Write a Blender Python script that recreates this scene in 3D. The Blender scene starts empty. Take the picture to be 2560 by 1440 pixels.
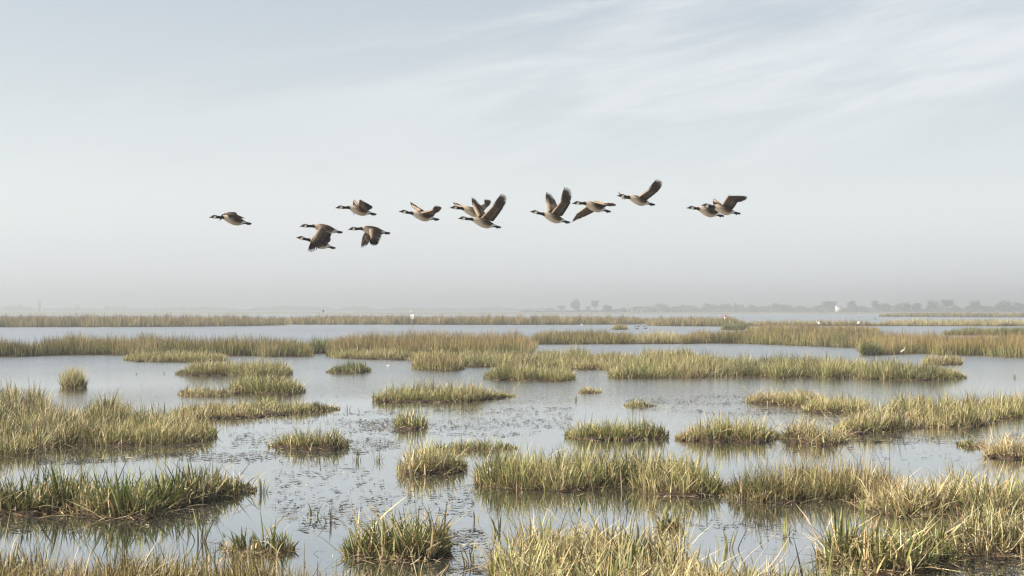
import bpy, math, random
import numpy as np
from mathutils import Vector, Matrix

rng = np.random.default_rng(11)
random.seed(5)
sc = bpy.context.scene
col = sc.collection

# ------------------------------------------------------------------ camera
CH, FPX, HOR = 2.6, 3555.0, 775.0            # eye height (m), focal length and horizon row of a 2560x1440 frame
ALPHA = math.atan((HOR - 720.0) / FPX)
cam_d = bpy.data.cameras.new('camera')
cam_d.sensor_width = 36.0
cam_d.lens = 36.0 * FPX / 2560.0
cam_d.clip_start, cam_d.clip_end = 0.1, 30000.0
cam = bpy.data.objects.new('camera', cam_d)
cam.location = (0, 0, CH)
cam.rotation_euler = (math.pi / 2 + ALPHA, 0, 0)
col.objects.link(cam)
sc.camera = cam

# ------------------------------------------------------------------ sky
SUN_EL, SUN_AZ = math.radians(34.0), math.radians(261.0)   # azimuth clockwise from +Y: from the left, a little behind the camera
w = bpy.data.worlds.new('World')
sc.world = w
w.use_nodes = True
nt = w.node_tree
nt.nodes.clear()
def N(t, **kw):
    n = nt.nodes.new(t)
    for k, v in kw.items():
        setattr(n, k, v)
    return n
def L(a, b):
    nt.links.new(a, b)
def M(op, a=None, b=None, c=None, clamp=False):
    n = N('ShaderNodeMath', operation=op, use_clamp=clamp)
    for i, v in enumerate((a, b, c)):
        if v is None:
            continue
        if isinstance(v, (int, float)):
            n.inputs[i].default_value = v
        else:
            L(v, n.inputs[i])
    return n.outputs[0]
def mixc(fac, a, b):
    n = N('ShaderNodeMix', data_type='RGBA')
    if isinstance(fac, (int, float)):
        n.inputs[0].default_value = fac
    else:
        L(fac, n.inputs[0])
    for i, v in ((6, a), (7, b)):
        if isinstance(v, tuple):
            n.inputs[i].default_value = (*v, 1)
        else:
            L(v, n.inputs[i])
    return n.outputs[2]
sky = N('ShaderNodeTexSky', sky_type='NISHITA')
sky.sun_disc = False
sky.sun_elevation, sky.sun_rotation = SUN_EL, SUN_AZ
sky.air_density, sky.dust_density, sky.ozone_density = 1.0, 3.5, 1.0
tc = N('ShaderNodeTexCoord')
sep = N('ShaderNodeSeparateXYZ')
L(tc.outputs['Generated'], sep.inputs[0])
X, Y, Z = sep.outputs
zc = M('MAXIMUM', Z, 0.002)
# thin high veil: thicker towards the horizon because the path through it is longer
veil = M('SUBTRACT', 1.0, M('POWER', 2.718, M('DIVIDE', -0.112, M('ADD', zc, 0.012))), clamp=True)
grey = N('ShaderNodeMapRange', interpolation_type='SMOOTHSTEP')          # the dull layer of dusty air along the horizon
grey.inputs[1].default_value, grey.inputs[2].default_value = -0.01, 0.085
L(Z, grey.inputs[0])
s1 = mixc(veil, sky.outputs[0], mixc(grey.outputs[0], (5.75, 5.75, 5.8), (8.4, 8.75, 8.85)))
# thin cloud drawn out into long, slightly climbing wisps
comb = N('ShaderNodeCombineXYZ')
tilt = M('SUBTRACT', Z, M('MULTIPLY', X, 0.20))
L(M('MULTIPLY', X, 5.0), comb.inputs[0]); L(M('MULTIPLY', Y, 5.0), comb.inputs[1]); L(M('MULTIPLY', tilt, 30.0), comb.inputs[2])
n1 = N('ShaderNodeTexNoise')
n1.inputs['Scale'].default_value, n1.inputs['Detail'].default_value = 1.5, 9
n1.inputs['Roughness'].default_value, n1.inputs['Distortion'].default_value = 0.56, 0.35
L(comb.outputs[0], n1.inputs['Vector'])
n2 = N('ShaderNodeTexNoise')
n2.inputs['Scale'].default_value, n2.inputs['Detail'].default_value = 0.32, 2
L(comb.outputs[0], n2.inputs['Vector'])
# a long bank of it crosses the view, climbing to the right
bank = M('SUBTRACT', Z, M('ADD', 0.150, M('MULTIPLY', X, 0.17)))
bank = M('POWER', 2.718, M('MULTIPLY', -1.0, M('POWER', M('ABSOLUTE', M('DIVIDE', bank, 0.065)), 2.0)))
cl = M('ADD', M('ADD', M('MULTIPLY', n1.outputs[0], 0.50), M('MULTIPLY', n2.outputs[0], 0.50)), M('MULTIPLY', bank, 0.13))
rmp = N('ShaderNodeMapRange', interpolation_type='SMOOTHSTEP')
rmp.inputs[1].default_value, rmp.inputs[2].default_value = 0.53, 0.76
L(cl, rmp.inputs[0])
lift = N('ShaderNodeMapRange', interpolation_type='SMOOTHSTEP')
lift.inputs[1].default_value, lift.inputs[2].default_value = 0.05, 0.16
L(Z, lift.inputs[0])
side = N('ShaderNodeMapRange', interpolation_type='SMOOTHSTEP')
side.inputs[1].default_value, side.inputs[2].default_value = -0.24, 0.12
side.inputs[3].default_value = 0.25
L(X, side.inputs[0])
s2 = mixc(M('MULTIPLY', M('MULTIPLY', M('MULTIPLY', rmp.outputs[0], lift.outputs[0]), side.outputs[0]), 0.42), s1, (8.6, 8.6, 8.6))
bg = N('ShaderNodeBackground')
bg.inputs['Strength'].default_value = 0.055
L(s2, bg.inputs[0])
wo = N('ShaderNodeOutputWorld')
L(bg.outputs[0], wo.inputs[0])

# ------------------------------------------------------------------ sun
sd = bpy.data.lights.new('sun', 'SUN')
sd.energy, sd.angle, sd.color = 5.0, math.radians(0.6), (1.0, 0.90, 0.76)
sun = bpy.data.objects.new('sun', sd)
to_sun = Vector((math.sin(SUN_AZ) * math.cos(SUN_EL), math.cos(SUN_AZ) * math.cos(SUN_EL), math.sin(SUN_EL)))
sun.rotation_euler = to_sun.to_track_quat('Z', 'Y').to_euler()
sun.location = to_sun * 200
col.objects.link(sun)

# ------------------------------------------------------------------ picture settings
vs = sc.view_settings
sc.display_settings.display_device = 'sRGB'
vs.view_transform, vs.look, vs.exposure, vs.gamma = 'Standard', 'None', 1.2, 1.0
vs.use_curve_mapping = False
cy_ = sc.cycles
cy_.use_denoising = True
cy_.denoiser = 'OPENIMAGEDENOISE'
cy_.denoising_input_passes = 'RGB_ALBEDO_NORMAL'
cy_.max_bounces, cy_.diffuse_bounces, cy_.glossy_bounces = 8, 3, 3
cy_.transmission_bounces, cy_.transparent_max_bounces, cy_.volume_bounces = 4, 4, 1
cy_.sample_clamp_indirect = 4.0
cy_.filter_width = 1.3

# ------------------------------------------------------------------ helpers
CA, SA = math.cos(ALPHA), math.sin(ALPHA)
def ray(px, py):
    xc = (np.asarray(px, float) - 1280.0) / FPX
    yc = (720.0 - np.asarray(py, float)) / FPX
    return xc, CA - yc * SA, SA + yc * CA
def G(px, py, z=0.0):
    """point of the level z that shows at that place of the photograph"""
    dx, dy, dz = ray(px, py)
    t = (z - CH) / dz
    return np.stack([dx * t, dy * t, np.full_like(dx * t, z)], -1)
def AT(px, py, dist):
    """point at that distance along the view axis"""
    dx, dy, dz = ray(px, py)
    t = np.asarray(dist, float) / dy
    return np.stack([dx * t, dy * t, CH + dz * t], -1)

def mat(name, color=None, rough=0.7, spec=0.3, attr=None, noise=None, translucent=0.0):
    m = bpy.data.materials.new(name)
    m.use_nodes = True
    t = m.node_tree
    b = t.nodes['Principled BSDF']
    b.inputs['Roughness'].default_value = rough
    b.inputs['Specular IOR Level'].default_value = spec
    out = None
    if attr:
        a = t.nodes.new('ShaderNodeAttribute'); a.attribute_name = attr
        out = a.outputs['Color']
    if color is not None and out is None:
        b.inputs['Base Color'].default_value = (*color, 1)
    if noise:
        sc_, lo, hi = noise
        tcn = t.nodes.new('ShaderNodeTexCoord')
        nz = t.nodes.new('ShaderNodeTexNoise')
        nz.inputs['Scale'].default_value = sc_; nz.inputs['Detail'].default_value = 6
        t.links.new(tcn.outputs['Object'], nz.inputs['Vector'])
        mr = t.nodes.new('ShaderNodeMapRange')
        mr.inputs[1].default_value, mr.inputs[2].default_value = 0.3, 0.7
        mr.inputs[3].default_value, mr.inputs[4].default_value = lo, hi
        t.links.new(nz.outputs[0], mr.inputs[0])
        mx = t.nodes.new('ShaderNodeMix'); mx.data_type = 'RGBA'; mx.blend_type = 'MULTIPLY'
        mx.inputs[0].default_value = 1
        if out is not None:
            t.links.new(out, mx.inputs[6])
        else:
            mx.inputs[6].default_value = (*color, 1)
        t.links.new(mr.outputs[0], mx.inputs[7])
        out = mx.outputs[2]
    if out is not None:
        t.links.new(out, b.inputs['Base Color'])
    if translucent > 0:
        tr = t.nodes.new('ShaderNodeBsdfTranslucent')
        if out is not None:
            t.links.new(out, tr.inputs[0])
        else:
            tr.inputs[0].default_value = (*color, 1)
        ms = t.nodes.new('ShaderNodeMixShader'); ms.inputs[0].default_value = translucent
        t.links.new(b.outputs[0], ms.inputs[1]); t.links.new(tr.outputs[0], ms.inputs[2])
        t.links.new(ms.outputs[0], t.nodes['Material Output'].inputs[0])
    return m

def mesh_np(name, v, f, colors=None, smooth=False):
    """v: (n,3); f: (m,3) or (m,4) int array"""
    me = bpy.data.meshes.new(name)
    v = np.ascontiguousarray(v, dtype=np.float32); f = np.ascontiguousarray(f, dtype=np.int32)
    k = f.shape[1]
    me.vertices.add(len(v)); me.vertices.foreach_set('co', v.ravel())
    me.loops.add(f.size); me.loops.foreach_set('vertex_index', f.ravel())
    me.polygons.add(len(f))
    me.polygons.foreach_set('loop_start', np.arange(0, f.size, k, dtype=np.int32))
    if smooth:
        me.polygons.foreach_set('use_smooth', np.ones(len(f), dtype=bool))
    if colors is not None:
        a = me.color_attributes.new('Col', 'FLOAT_COLOR', 'POINT')
        c = np.ones((len(v), 4), np.float32); c[:, :3] = colors
        a.data.foreach_set('color', c.ravel())
    me.update(calc_edges=True)
    me.validate()
    return me

def link(name, me, m, parent=None, loc=None):
    o = bpy.data.objects.new(name, me)
    if m is not None:
        if len(me.materials) == 0:
            me.materials.append(m)
    if parent is not None:
        o.parent = parent
    if loc is not None:
        o.location = loc
    col.objects.link(o)
    return o
def empty(name, loc, label, cat, group=None):
    o = bpy.data.objects.new(name, None)
    o.empty_display_size = 0.2
    o.location = [float(c) for c in loc]
    col.objects.link(o)
    o['label'] = label; o['category'] = cat
    if group:
        o['group'] = group
    return o
def tag(o, label, cat, group=None):
    o['label'] = label; o['category'] = cat
    if group:
        o['group'] = group
    return o

def noise1(x, seed, octaves=4, base=1.0):
    """smooth value noise of a 1-D coordinate, about -1..1"""
    r = np.random.default_rng(seed)
    tab = r.uniform(-1, 1, 4096)
    out = np.zeros_like(np.asarray(x, float)); amp = 1.0; fr = base; tot = 0
    for o in range(octaves):
        t = np.asarray(x, float) * fr + 37.7 * o
        i = np.floor(t).astype(int); q = t - i; q = q * q * (3 - 2 * q)
        out += amp * (tab[i % 4096] * (1 - q) + tab[(i + 1) % 4096] * q)
        tot += amp; amp *= 0.5; fr *= 2.1
    return out / tot

# lathe / loft: rings of points along a spine
def loft(rings, cap=True):
    n = len(rings); k = len(rings[0])
    v = np.concatenate(rings)
    f = []
    for i in range(n - 1):
        for j in range(k):
            a, b = i * k + j, i * k + (j + 1) % k
            f.append((a, b, b + k)); f.append((a, b + k, a + k))
    if cap:
        v = np.concatenate([v, rings[0].mean(0)[None], rings[-1].mean(0)[None]])
        c0, c1 = n * k, n * k + 1
        for j in range(k):
            f.append((c0, (j + 1) % k, j)); f.append((c1, (n - 1) * k + j, (n - 1) * k + (j + 1) % k))
    return v, np.array(f)
def tube(pts, rad, k=8):
    pts = np.asarray(pts, float); rings = []
    rad = np.broadcast_to(np.asarray(rad, float), (len(pts),))
    for i, p in enumerate(pts):
        d = pts[min(i + 1, len(pts) - 1)] - pts[max(i - 1, 0)]
        d = d / np.linalg.norm(d)
        u = np.cross(d, (0.31, 0.9, 0.2)); u /= np.linalg.norm(u); q = np.cross(d, u)
        a = np.arange(k) * 2 * math.pi / k
        rings.append(p + rad[i] * (np.cos(a)[:, None] * u + np.sin(a)[:, None] * q))
    return loft(rings)
def box(cx, cy, cz, sx, sy, sz):
    x, y, z = sx / 2, sy / 2, sz / 2
    v = np.array([(a * x + cx, b * y + cy, c * z + cz) for a in (-1, 1) for b in (-1, 1) for c in (-1, 1)])
    f = np.array([(0, 1, 3, 2), (4, 6, 7, 5), (0, 4, 5, 1), (2, 3, 7, 6), (0, 2, 6, 4), (1, 5, 7, 3)])
    f = np.concatenate([f[:, [0, 1, 2]], f[:, [0, 2, 3]]])
    return v, f
def join(*vf):
    vs_, fs, n = [], [], 0
    for v, f in vf:
        vs_.append(v); fs.append(f + n); n += len(v)
    return np.concatenate(vs_), np.concatenate(fs)

# ------------------------------------------------------------------ materials
M_LEAF = mat('marsh_leaf', attr='Col', rough=0.55, spec=0.3, translucent=0.13)
M_DRY = mat('dry_straw', attr='Col', rough=0.75, spec=0.15, translucent=0.12)
M_MUD = mat('wet_peat', color=(0.035, 0.024, 0.016), rough=0.85, spec=0.15, noise=(9.0, 0.5, 1.6))
M_WEED = mat('floating_weed', attr='Col', rough=0.6, spec=0.3)
M_PLUM = mat('plumage', attr='Col', rough=0.75, spec=0.15)
M_FEATH = mat('flight_feather', attr='Col', rough=0.6, spec=0.2, translucent=0.12)
M_BILL = mat('black_bill', color=(0.02, 0.02, 0.02), rough=0.4, spec=0.4)
M_WHITE = mat('white_paint', color=(0.62, 0.62, 0.60), rough=0.6)
M_WOOD = mat('weathered_post', color=(0.19, 0.15, 0.11), rough=0.85, noise=(14.0, 0.7, 1.3))
M_DARKWOOD = mat('dark_board', color=(0.06, 0.055, 0.05), rough=0.8, noise=(8.0, 0.7, 1.3))
M_RED = mat('red_paint', color=(0.55, 0.06, 0.03), rough=0.5)
M_CROWN = mat('tree_leaf', attr='Col', rough=0.7, spec=0.2, translucent=0.2)
M_BARK = mat('bark', color=(0.09, 0.07, 0.055), rough=0.9, noise=(3.0, 0.7, 1.3))
M_ROOF = mat('grey_roof', color=(0.2, 0.19, 0.19), rough=0.8, noise=(2.0, 0.8, 1.2))
M_WALL = mat('white_wall', color=(0.62, 0.61, 0.58), rough=0.8, noise=(1.0, 0.9, 1.05))
M_CONC = mat('pale_concrete', color=(0.22, 0.22, 0.23), rough=0.85, noise=(0.6, 0.9, 1.1))
M_CONC2 = mat('buff_render', color=(0.40, 0.38, 0.33), rough=0.85, noise=(0.6, 0.9, 1.1))
M_GLASS = mat('window_glass', color=(0.04, 0.05, 0.06), rough=0.1, spec=0.5)

# far land: stubble and pasture
M_LAND = mat('far_fields', color=(0.15, 0.145, 0.085), rough=0.9, noise=(0.012, 0.75, 1.25))

# water
M_WATER = bpy.data.materials.new('marsh_water'); M_WATER.use_nodes = True
t = M_WATER.node_tree
b = t.nodes['Principled BSDF']
b.inputs['Base Color'].default_value = (0.035, 0.036, 0.030, 1)
b.inputs['Roughness'].default_value = 0.04
b.inputs['IOR'].default_value = 1.40
b.inputs['Specular IOR Level'].default_value = 0.5
def wn(scale, sx, sy, detail, rot=0.0):
    tcw = t.nodes.new('ShaderNodeTexCoord'); mpw = t.nodes.new('ShaderNodeMapping')
    mpw.inputs['Scale'].default_value = (sx, sy, 1); mpw.inputs['Rotation'].default_value = (0, 0, rot)
    nz = t.nodes.new('ShaderNodeTexNoise'); nz.inputs['Scale'].default_value = scale; nz.inputs['Detail'].default_value = detail
    t.links.new(tcw.outputs['Object'], mpw.inputs[0]); t.links.new(mpw.outputs[0], nz.inputs['Vector'])
    return nz.outputs[0]
def wm(op, a, bb):
    n = t.nodes.new('ShaderNodeMath'); n.operation = op
    for i, v in enumerate((a, bb)):
        if isinstance(v, (int, float)): n.inputs[i].default_value = v
        else: t.links.new(v, n.inputs[i])
    return n.outputs[0]
big = wn(1.0, 0.05, 0.03, 2)                      # patches of breeze and calm
geo = t.nodes.new('ShaderNodeNewGeometry'); sepw = t.nodes.new('ShaderNodeSeparateXYZ')
t.links.new(geo.outputs['Position'], sepw.inputs[0])
mr1 = t.nodes.new('ShaderNodeMapRange'); mr1.inputs[1].default_value, mr1.inputs[2].default_value = 0.42, 0.6
mr1.inputs[3].default_value, mr1.inputs[4].default_value = 0.12, 1.3
t.links.new(big, mr1.inputs[0])
mr2 = t.nodes.new('ShaderNodeMapRange'); mr2.inputs[1].default_value, mr2.inputs[2].default_value = 26.0, 75.0   # sheltered near pools, open water beyond
mr2.inputs[3].default_value, mr2.inputs[4].default_value = 0.05, 1.5
t.links.new(sepw.outputs[1], mr2.inputs[0])
hgt = wm('ADD', wm('MULTIPLY', wn(7.0, 1.0, 1.6, 3, 0.3), 0.35), wn(2.2, 1.0, 1.7, 3, -0.2))
hgt = wm('MULTIPLY', wm('MULTIPLY', hgt, mr1.outputs[0]), mr2.outputs[0])
bp = t.nodes.new('ShaderNodeBump'); bp.inputs['Strength'].default_value = 1.0; bp.inputs['Distance'].default_value = 0.036
t.links.new(hgt, bp.inputs['Height']); t.links.new(bp.outputs[0], b.inputs['Normal'])
gl = t.nodes.new('ShaderNodeBsdfGlossy'); gl.inputs['Color'].default_value = (0.93, 0.955, 0.97, 1); gl.inputs['Roughness'].default_value = 0.03
t.links.new(bp.outputs[0], gl.inputs['Normal'])
mr3 = t.nodes.new('ShaderNodeMapRange'); mr3.inputs[1].default_value, mr3.inputs[2].default_value = 36.0, 85.0     # fine chop on the open water
mr3.inputs[3].default_value, mr3.inputs[4].default_value = 0.03, 0.30
t.links.new(sepw.outputs[1], mr3.inputs[0]); t.links.new(mr3.outputs[0], gl.inputs['Roughness']); t.links.new(mr3.outputs[0], b.inputs['Roughness'])
mxw = t.nodes.new('ShaderNodeMixShader'); mxw.inputs[0].default_value = 0.5
t.links.new(b.outputs[0], mxw.inputs[1]); t.links.new(gl.outputs[0], mxw.inputs[2])
t.links.new(mxw.outputs[0], t.nodes['Material Output'].inputs[0])

# ------------------------------------------------------------------ ground and water
SHORE = 930.0
xs = np.concatenate([np.linspace(-9000, -1300, 12), np.linspace(-1200, 1200, 161), np.linspace(1300, 9000, 12)])
ysr = [-80, 0, 300, 800, SHORE - 25, SHORE, SHORE + 8, SHORE + 25, 1100, 1500, 2200, 3500, 6000, 9500]
zs = [-0.7, -0.7, -0.7, -0.7, -0.5, 0.02, 0.3, 0.5, 0.5, 0.6, 0.9, 0.8, 0.5, 0.0]
gv = []
wig = 14 * noise1(xs, 3, 4, 0.008)
for yy, zz in zip(ysr, zs):
    off = wig if 880 < yy < 1000 else 0 * wig
    gv.append(np.stack([xs, yy + off, np.full_like(xs, zz)], -1))
nx, ny = len(xs), len(ysr)
gf = np.array([(j * nx + i, j * nx + i + 1, (j + 1) * nx + i + 1, (j + 1) * nx + i) for j in range(ny - 1) for i in range(nx - 1)])
o = link('ground', mesh_np('ground', np.concatenate(gv), gf), M_LAND)
o['kind'] = 'structure'
wv = np.array([(-9000, -80, 0), (9000, -80, 0), (9000, SHORE + 14, 0), (-9000, SHORE + 14, 0)], float)
o = link('water', mesh_np('water', wv, np.array([(0, 1, 2, 3)])), M_WATER)
o['kind'] = 'structure'

# ------------------------------------------------------------------ grass: blades of one island
GREEN = np.array([(0.141, 0.173, 0.035), (0.177, 0.203, 0.047), (0.222, 0.227, 0.064), (0.118, 0.150, 0.035), (0.270, 0.254, 0.087)])
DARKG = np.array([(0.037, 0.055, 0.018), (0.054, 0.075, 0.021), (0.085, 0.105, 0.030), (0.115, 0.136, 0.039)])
STRAW = np.array([(0.535, 0.442, 0.255), (0.446, 0.353, 0.187), (0.605, 0.530, 0.335), (0.356, 0.264, 0.132), (0.498, 0.424, 0.263)])
RUST = np.array([(0.279, 0.158, 0.067), (0.322, 0.205, 0.092), (0.245, 0.145, 0.067), (0.355, 0.252, 0.127)])
BROWN = np.array([(0.090, 0.056, 0.030), (0.125, 0.079, 0.044), (0.055, 0.038, 0.024)])

def blades(base, az, lean, curve, length, width, cbase, cmid, ctip, K, kink=None):
    """ribbon leaves, K segments each; base (n,3)"""
    n = len(base)
    s = np.linspace(0, 1, K + 1)
    u = np.stack([np.cos(az), np.sin(az), np.zeros(n)], -1)
    pos = np.zeros((n, K + 1, 3)); pos[:, 0] = base
    ang = lean[:, None] + curve[:, None] * s[None] ** 1.5             # angle from the vertical along the leaf
    if kink is not None:
        kp, ka = kink
        ang = ang + np.where(s[None] >= kp[:, None], ka[:, None], 0)
    for i in range(1, K + 1):
        a = 0.5 * (ang[:, i - 1] + ang[:, i])
        step = length / K
        pos[:, i] = pos[:, i - 1] + (step * np.sin(a))[:, None] * u
        pos[:, i, 2] += step * np.cos(a)
    pos[:, 1:, 2] = np.maximum(pos[:, 1:, 2], 0.012 + 0.03 * rng.random((n, 1)))
    pos[:, 0, 2] -= 0.03
    tw = az + math.pi / 2 + rng.normal(0, 0.7, n)
    side = np.stack([np.cos(tw), np.sin(tw), 0.15 * rng.normal(size=n)], -1)
    prof = np.where(s < 0.3, 0.8 + 0.2 * s / 0.3, 1 - ((s - 0.3) / 0.7) ** 2.0)
    v = np.zeros((n, 2 * K + 1, 3)); c = np.zeros((n, 2 * K + 1, 3))
    for i in range(K):
        hw = (0.5 * width * prof[i])[:, None] * side
        v[:, 2 * i] = pos[:, i] - hw; v[:, 2 * i + 1] = pos[:, i] + hw
        q = s[i]
        cc = cbase + (cmid - cbase) * min(1, q / 0.35) if q < 0.35 else cmid + (ctip - cmid) * ((q - 0.35) / 0.65) ** 0.9
        c[:, 2 * i] = cc; c[:, 2 * i + 1] = cc
    v[:, 2 * K] = pos[:, K]; c[:, 2 * K] = ctip
    tri = []
    for i in range(K - 1):
        a = 2 * i
        tri += [(a, a + 1, a + 3), (a, a + 3, a + 2)]
    a = 2 * (K - 1)
    tri.append((a, a + 1, a + 2))
    tri = np.array(tri)
    f = (tri[None] + (np.arange(n) * (2 * K + 1))[:, None, None]).reshape(-1, 3)
    return v.reshape(-1, 3), f, c.reshape(-1, 3)

def pick(pal, n, jit=0.14):
    c = pal[rng.integers(0, len(pal), n)]
    return c * (1 + rng.normal(0, jit, (n, 1))) * (1 + rng.normal(0, 0.04, (n, 3)))

MIXG = np.concatenate([GREEN, DARKG])
STYLES = {
    'reed':   dict(w=(0.010, 0.022), lean=0.10, splay=0.10, curve=0.25, dry=0.20, fallen=0.015, pal=MIXG, tip=RUST, tipw=0.60, tr=0.45, per=30),
    'rust':   dict(w=(0.008, 0.018), lean=0.12, splay=0.12, curve=0.28, dry=0.22, fallen=0.015, pal=MIXG, tip=RUST, tipw=0.85, tr=0.45, per=30),
    'pale':   dict(w=(0.010, 0.020), lean=0.12, splay=0.12, curve=0.30, dry=0.60, fallen=0.02, pal=GREEN, tip=STRAW, tipw=0.7, tr=0.40, per=26),
    'sedge':  dict(w=(0.009, 0.019), lean=0.17, splay=0.55, curve=0.50, dry=0.24, fallen=0.06, pal=GREEN, tip=STRAW, tipw=0.40, tr=0.24, per=48),
    'dark':   dict(w=(0.012, 0.022), lean=0.14, splay=0.40, curve=0.35, dry=0.16, fallen=0.05, pal=DARKG, tip=GREEN, tipw=0.6, tr=0.20, per=50),
    'iris':   dict(w=(0.013, 0.028), lean=0.15, splay=0.60, curve=0.45, dry=0.22, fallen=0.10, pal=MIXG, tip=GREEN, tipw=0.5, tr=0.18, per=42),
    'straw':  dict(w=(0.010, 0.021), lean=0.30, splay=0.70, curve=0.55, dry=0.55, fallen=0.22, pal=GREEN, tip=STRAW, tipw=0.5, tr=0.24, per=60),
    'fine':   dict(w=(0.006, 0.012), lean=0.14, splay=0.45, curve=0.40, dry=0.36, fallen=0.05, pal=MIXG, tip=RUST, tipw=0.6, tr=0.20, per=80),
}
N_BLADES = [0]
def island(name, label, cat, front, top, h, style, group, dens=1.0, dark_right=0.0, dry=None, fallen=None, mud=True, seed=None):
    st = STYLES[style]
    ymh = np.mean([p[1] for p in front])
    h = h * (0.90 if ymh > 1060 else (0.74 if ymh > 900 else 0.80))
    fx, fy = np.array(front, float).T
    tx, ty = np.array(top, float).T
    x0, x1 = max(fx[0], tx[0]), min(fx[-1], tx[-1])
    ymf = float(np.mean(fy)); esd = int(fx[0] * 5 + ymf) % 977
    Fy = lambda x: np.interp(x, fx, fy) + (0.016 * (ymf - HOR) * noise1(np.asarray(x, float) * CH / (ymf - HOR), esd, 4, 1.1) if ymf > 880 else 0.0)
    Ty = lambda x: np.interp(x, tx, ty)
    k = min(0.93, h / CH)
    def By(x):      # where the far edge of the stand meets the water, given its skyline and its height
        yb = HOR + (Ty(x) - HOR) / (1 - k)
        f_ = Fy(x)
        lim = f_ - 0.10 * (f_ - Ty(x)) - 0.6
        return np.minimum(yb, lim)
    xs_ = np.linspace(x0, x1, 80)
    area = np.trapz(np.maximum(Fy(xs_) - Ty(xs_), 1), xs_)
    ym = float(np.mean(Fy(xs_))); ppm = (ym - HOR) / CH
    wlo, whi = st['w']
    wmin = (0.5 if ymf < 900 else (0.75 if ymf < 1000 else 1.0)) / ppm                                    # a leaf is never thinner than the finest thing the picture can hold
    wlo, whi = max(wlo, wmin), max(whi, wmin * 1.5)
    wpx, hpx = 0.5 * (wlo + whi) * ppm, 0.75 * h * ppm
    n = int(dens * (8.6 if ym < 1000 else 6.0) * area / (0.62 * wpx * hpx))
    n = max(n, 30)
    per = st['per'] if ym > 1000 else min(st['per'], 40 if ym > 895 else 26)
    nt_ = max(3, n // per)
    # tufts, spread evenly over the footprint as seen
    iq = np.arange(nt_) + 0.5                          # evenly strewn, so that no bare holes open up
    tx_ = x0 + (x1 - x0) * ((iq * 0.7548776662) % 1.0)
    edge = rng.random(nt_)
    uu = np.where(edge < 0.22, 1 - 0.10 * rng.random(nt_), np.clip((iq * 0.5698402910) % 1.0 + rng.normal(0, 0.03, nt_), 0, 1))
    ty_ = By(tx_) + (Fy(tx_) - By(tx_)) * uu
    tc_ = G(tx_, ty_)
    th = rng.normal(1.0, (0.26 if 895 < ym < 1060 else 0.18) if ym > 895 else 0.14, nt_) + ((0.36 if ym < 1060 else 0.26) if ym > 895 else 0.26) * noise1(tx_ * 2.6 / (ym - HOR), int(x0 + ym) % 997, 3, 2.0)
    # neighbouring tufts share their share of green: patches of living and of dead leaves
    tone = noise1(tc_[:, 0] + 0.31 * tc_[:, 1], int(x0 * 3 + ym) % 991, 3, 1.3 / max(1.0, 20.0 / ppm))
    trad = st['tr'] * rng.uniform(0.55, 1.5, nt_)
    trad = np.maximum(trad, 3.0 / ppm)
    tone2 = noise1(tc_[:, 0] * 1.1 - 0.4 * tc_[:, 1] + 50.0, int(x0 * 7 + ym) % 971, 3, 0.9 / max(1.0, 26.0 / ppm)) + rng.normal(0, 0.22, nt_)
    shady = tone2 > (0.22 if style in ('reed', 'rust', 'iris', 'fine') else 0.27)      # darker green tufts: partly another plant, partly painted shade between the stems
    def lay(count, which):
        ti = rng.integers(0, nt_, count)
        q = rng.random(count) ** 0.62
        loose = rng.random(count) < 0.27
        q = np.where(loose, q * 2.2, q)
        r = q * trad[ti]; a = rng.random(count) * 2 * math.pi
        if which == 'b':                              # skirt of dead leaves round the foot of each tuft
            r = trad[ti] * rng.uniform(0.7, 1.15, count); q = np.ones(count)
        p = tc_[ti].copy()
        p[:, 0] += r * np.cos(a); p[:, 1] += r * np.sin(a)
        ypx = HOR + CH * FPX / np.maximum(p[:, 1], 1.0)
        xpx = 1280 + p[:, 0] * FPX / np.maximum(p[:, 1], 1.0)
        ok = (xpx > x0 - 3) & (xpx < x1 + 3) & (ypx < Fy(xpx) + np.where(rng.random(count) < 0.18, 0.075, 0.02) * (ym - HOR)) & (ypx > By(xpx) - 3)
        p, ti, a, r, xpx, ypx, q = p[ok], ti[ok], a[ok], r[ok], xpx[ok], ypx[ok], q[ok]
        m = len(p)
        hmax = (ypx - Ty(xpx)) / np.maximum(ypx - HOR, 1) * CH
        dome = np.where(q > 1, rng.uniform(0.45, 0.9, m), 1.08 - 0.30 * np.minimum(q, 1) ** 2)
        hh = np.minimum(h, np.maximum(hmax, 0.25 * h)) * np.clip(th[ti], 0.5, 1.5) * (rng.uniform(0.6, 1.28, m) if ym > 895 else rng.uniform(0.62, 1.10, m)) * dome
        ends = np.clip(np.minimum(xpx - x0, x1 - xpx) / (0.12 * (x1 - x0) + 1e-6), 0, 1)
        hh *= (0.72 + 0.28 * ends) * (1.25 if ym < 895 else (1.15 if ym < 1000 else 1.0))
        return p, ti, a, np.minimum(q, 1.2), hh, m, xpx
    ctr = G(np.array([(x0 + x1) / 2]), np.array([Fy((x0 + x1) / 2)]))[0]
    root = empty(name, ctr, label, cat, group)
    K = 4 if ym > 1120 else (3 if ym > 880 else 2)
    dryf = st['dry'] if dry is None else dry
    fal = st['fallen'] if fallen is None else fallen
    ng, nd, nf = int(n * (1 - dryf)), int(n * dryf), int(n * fal)
    # living leaves
    p, ti, a, r, hh, m, xpx = lay(ng, 'g')
    az = a + rng.normal(0, 0.6, m)
    lean = np.abs(rng.normal(0, st['lean'], m)) + st['splay'] * r ** 1.6 * rng.uniform(0.3, 1.1, m)
    curve = np.abs(rng.normal(0, st['curve'], m)) * (0.6 + 0.6 * r)
    bigb = (rng.random(m) < (0.11 if ym > 1060 else 0.05)) & (ym > 930)
    hh = np.where(bigb, hh * rng.uniform(1.1, 1.5, m), hh)
    cm = pick(st['pal'], m)
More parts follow.
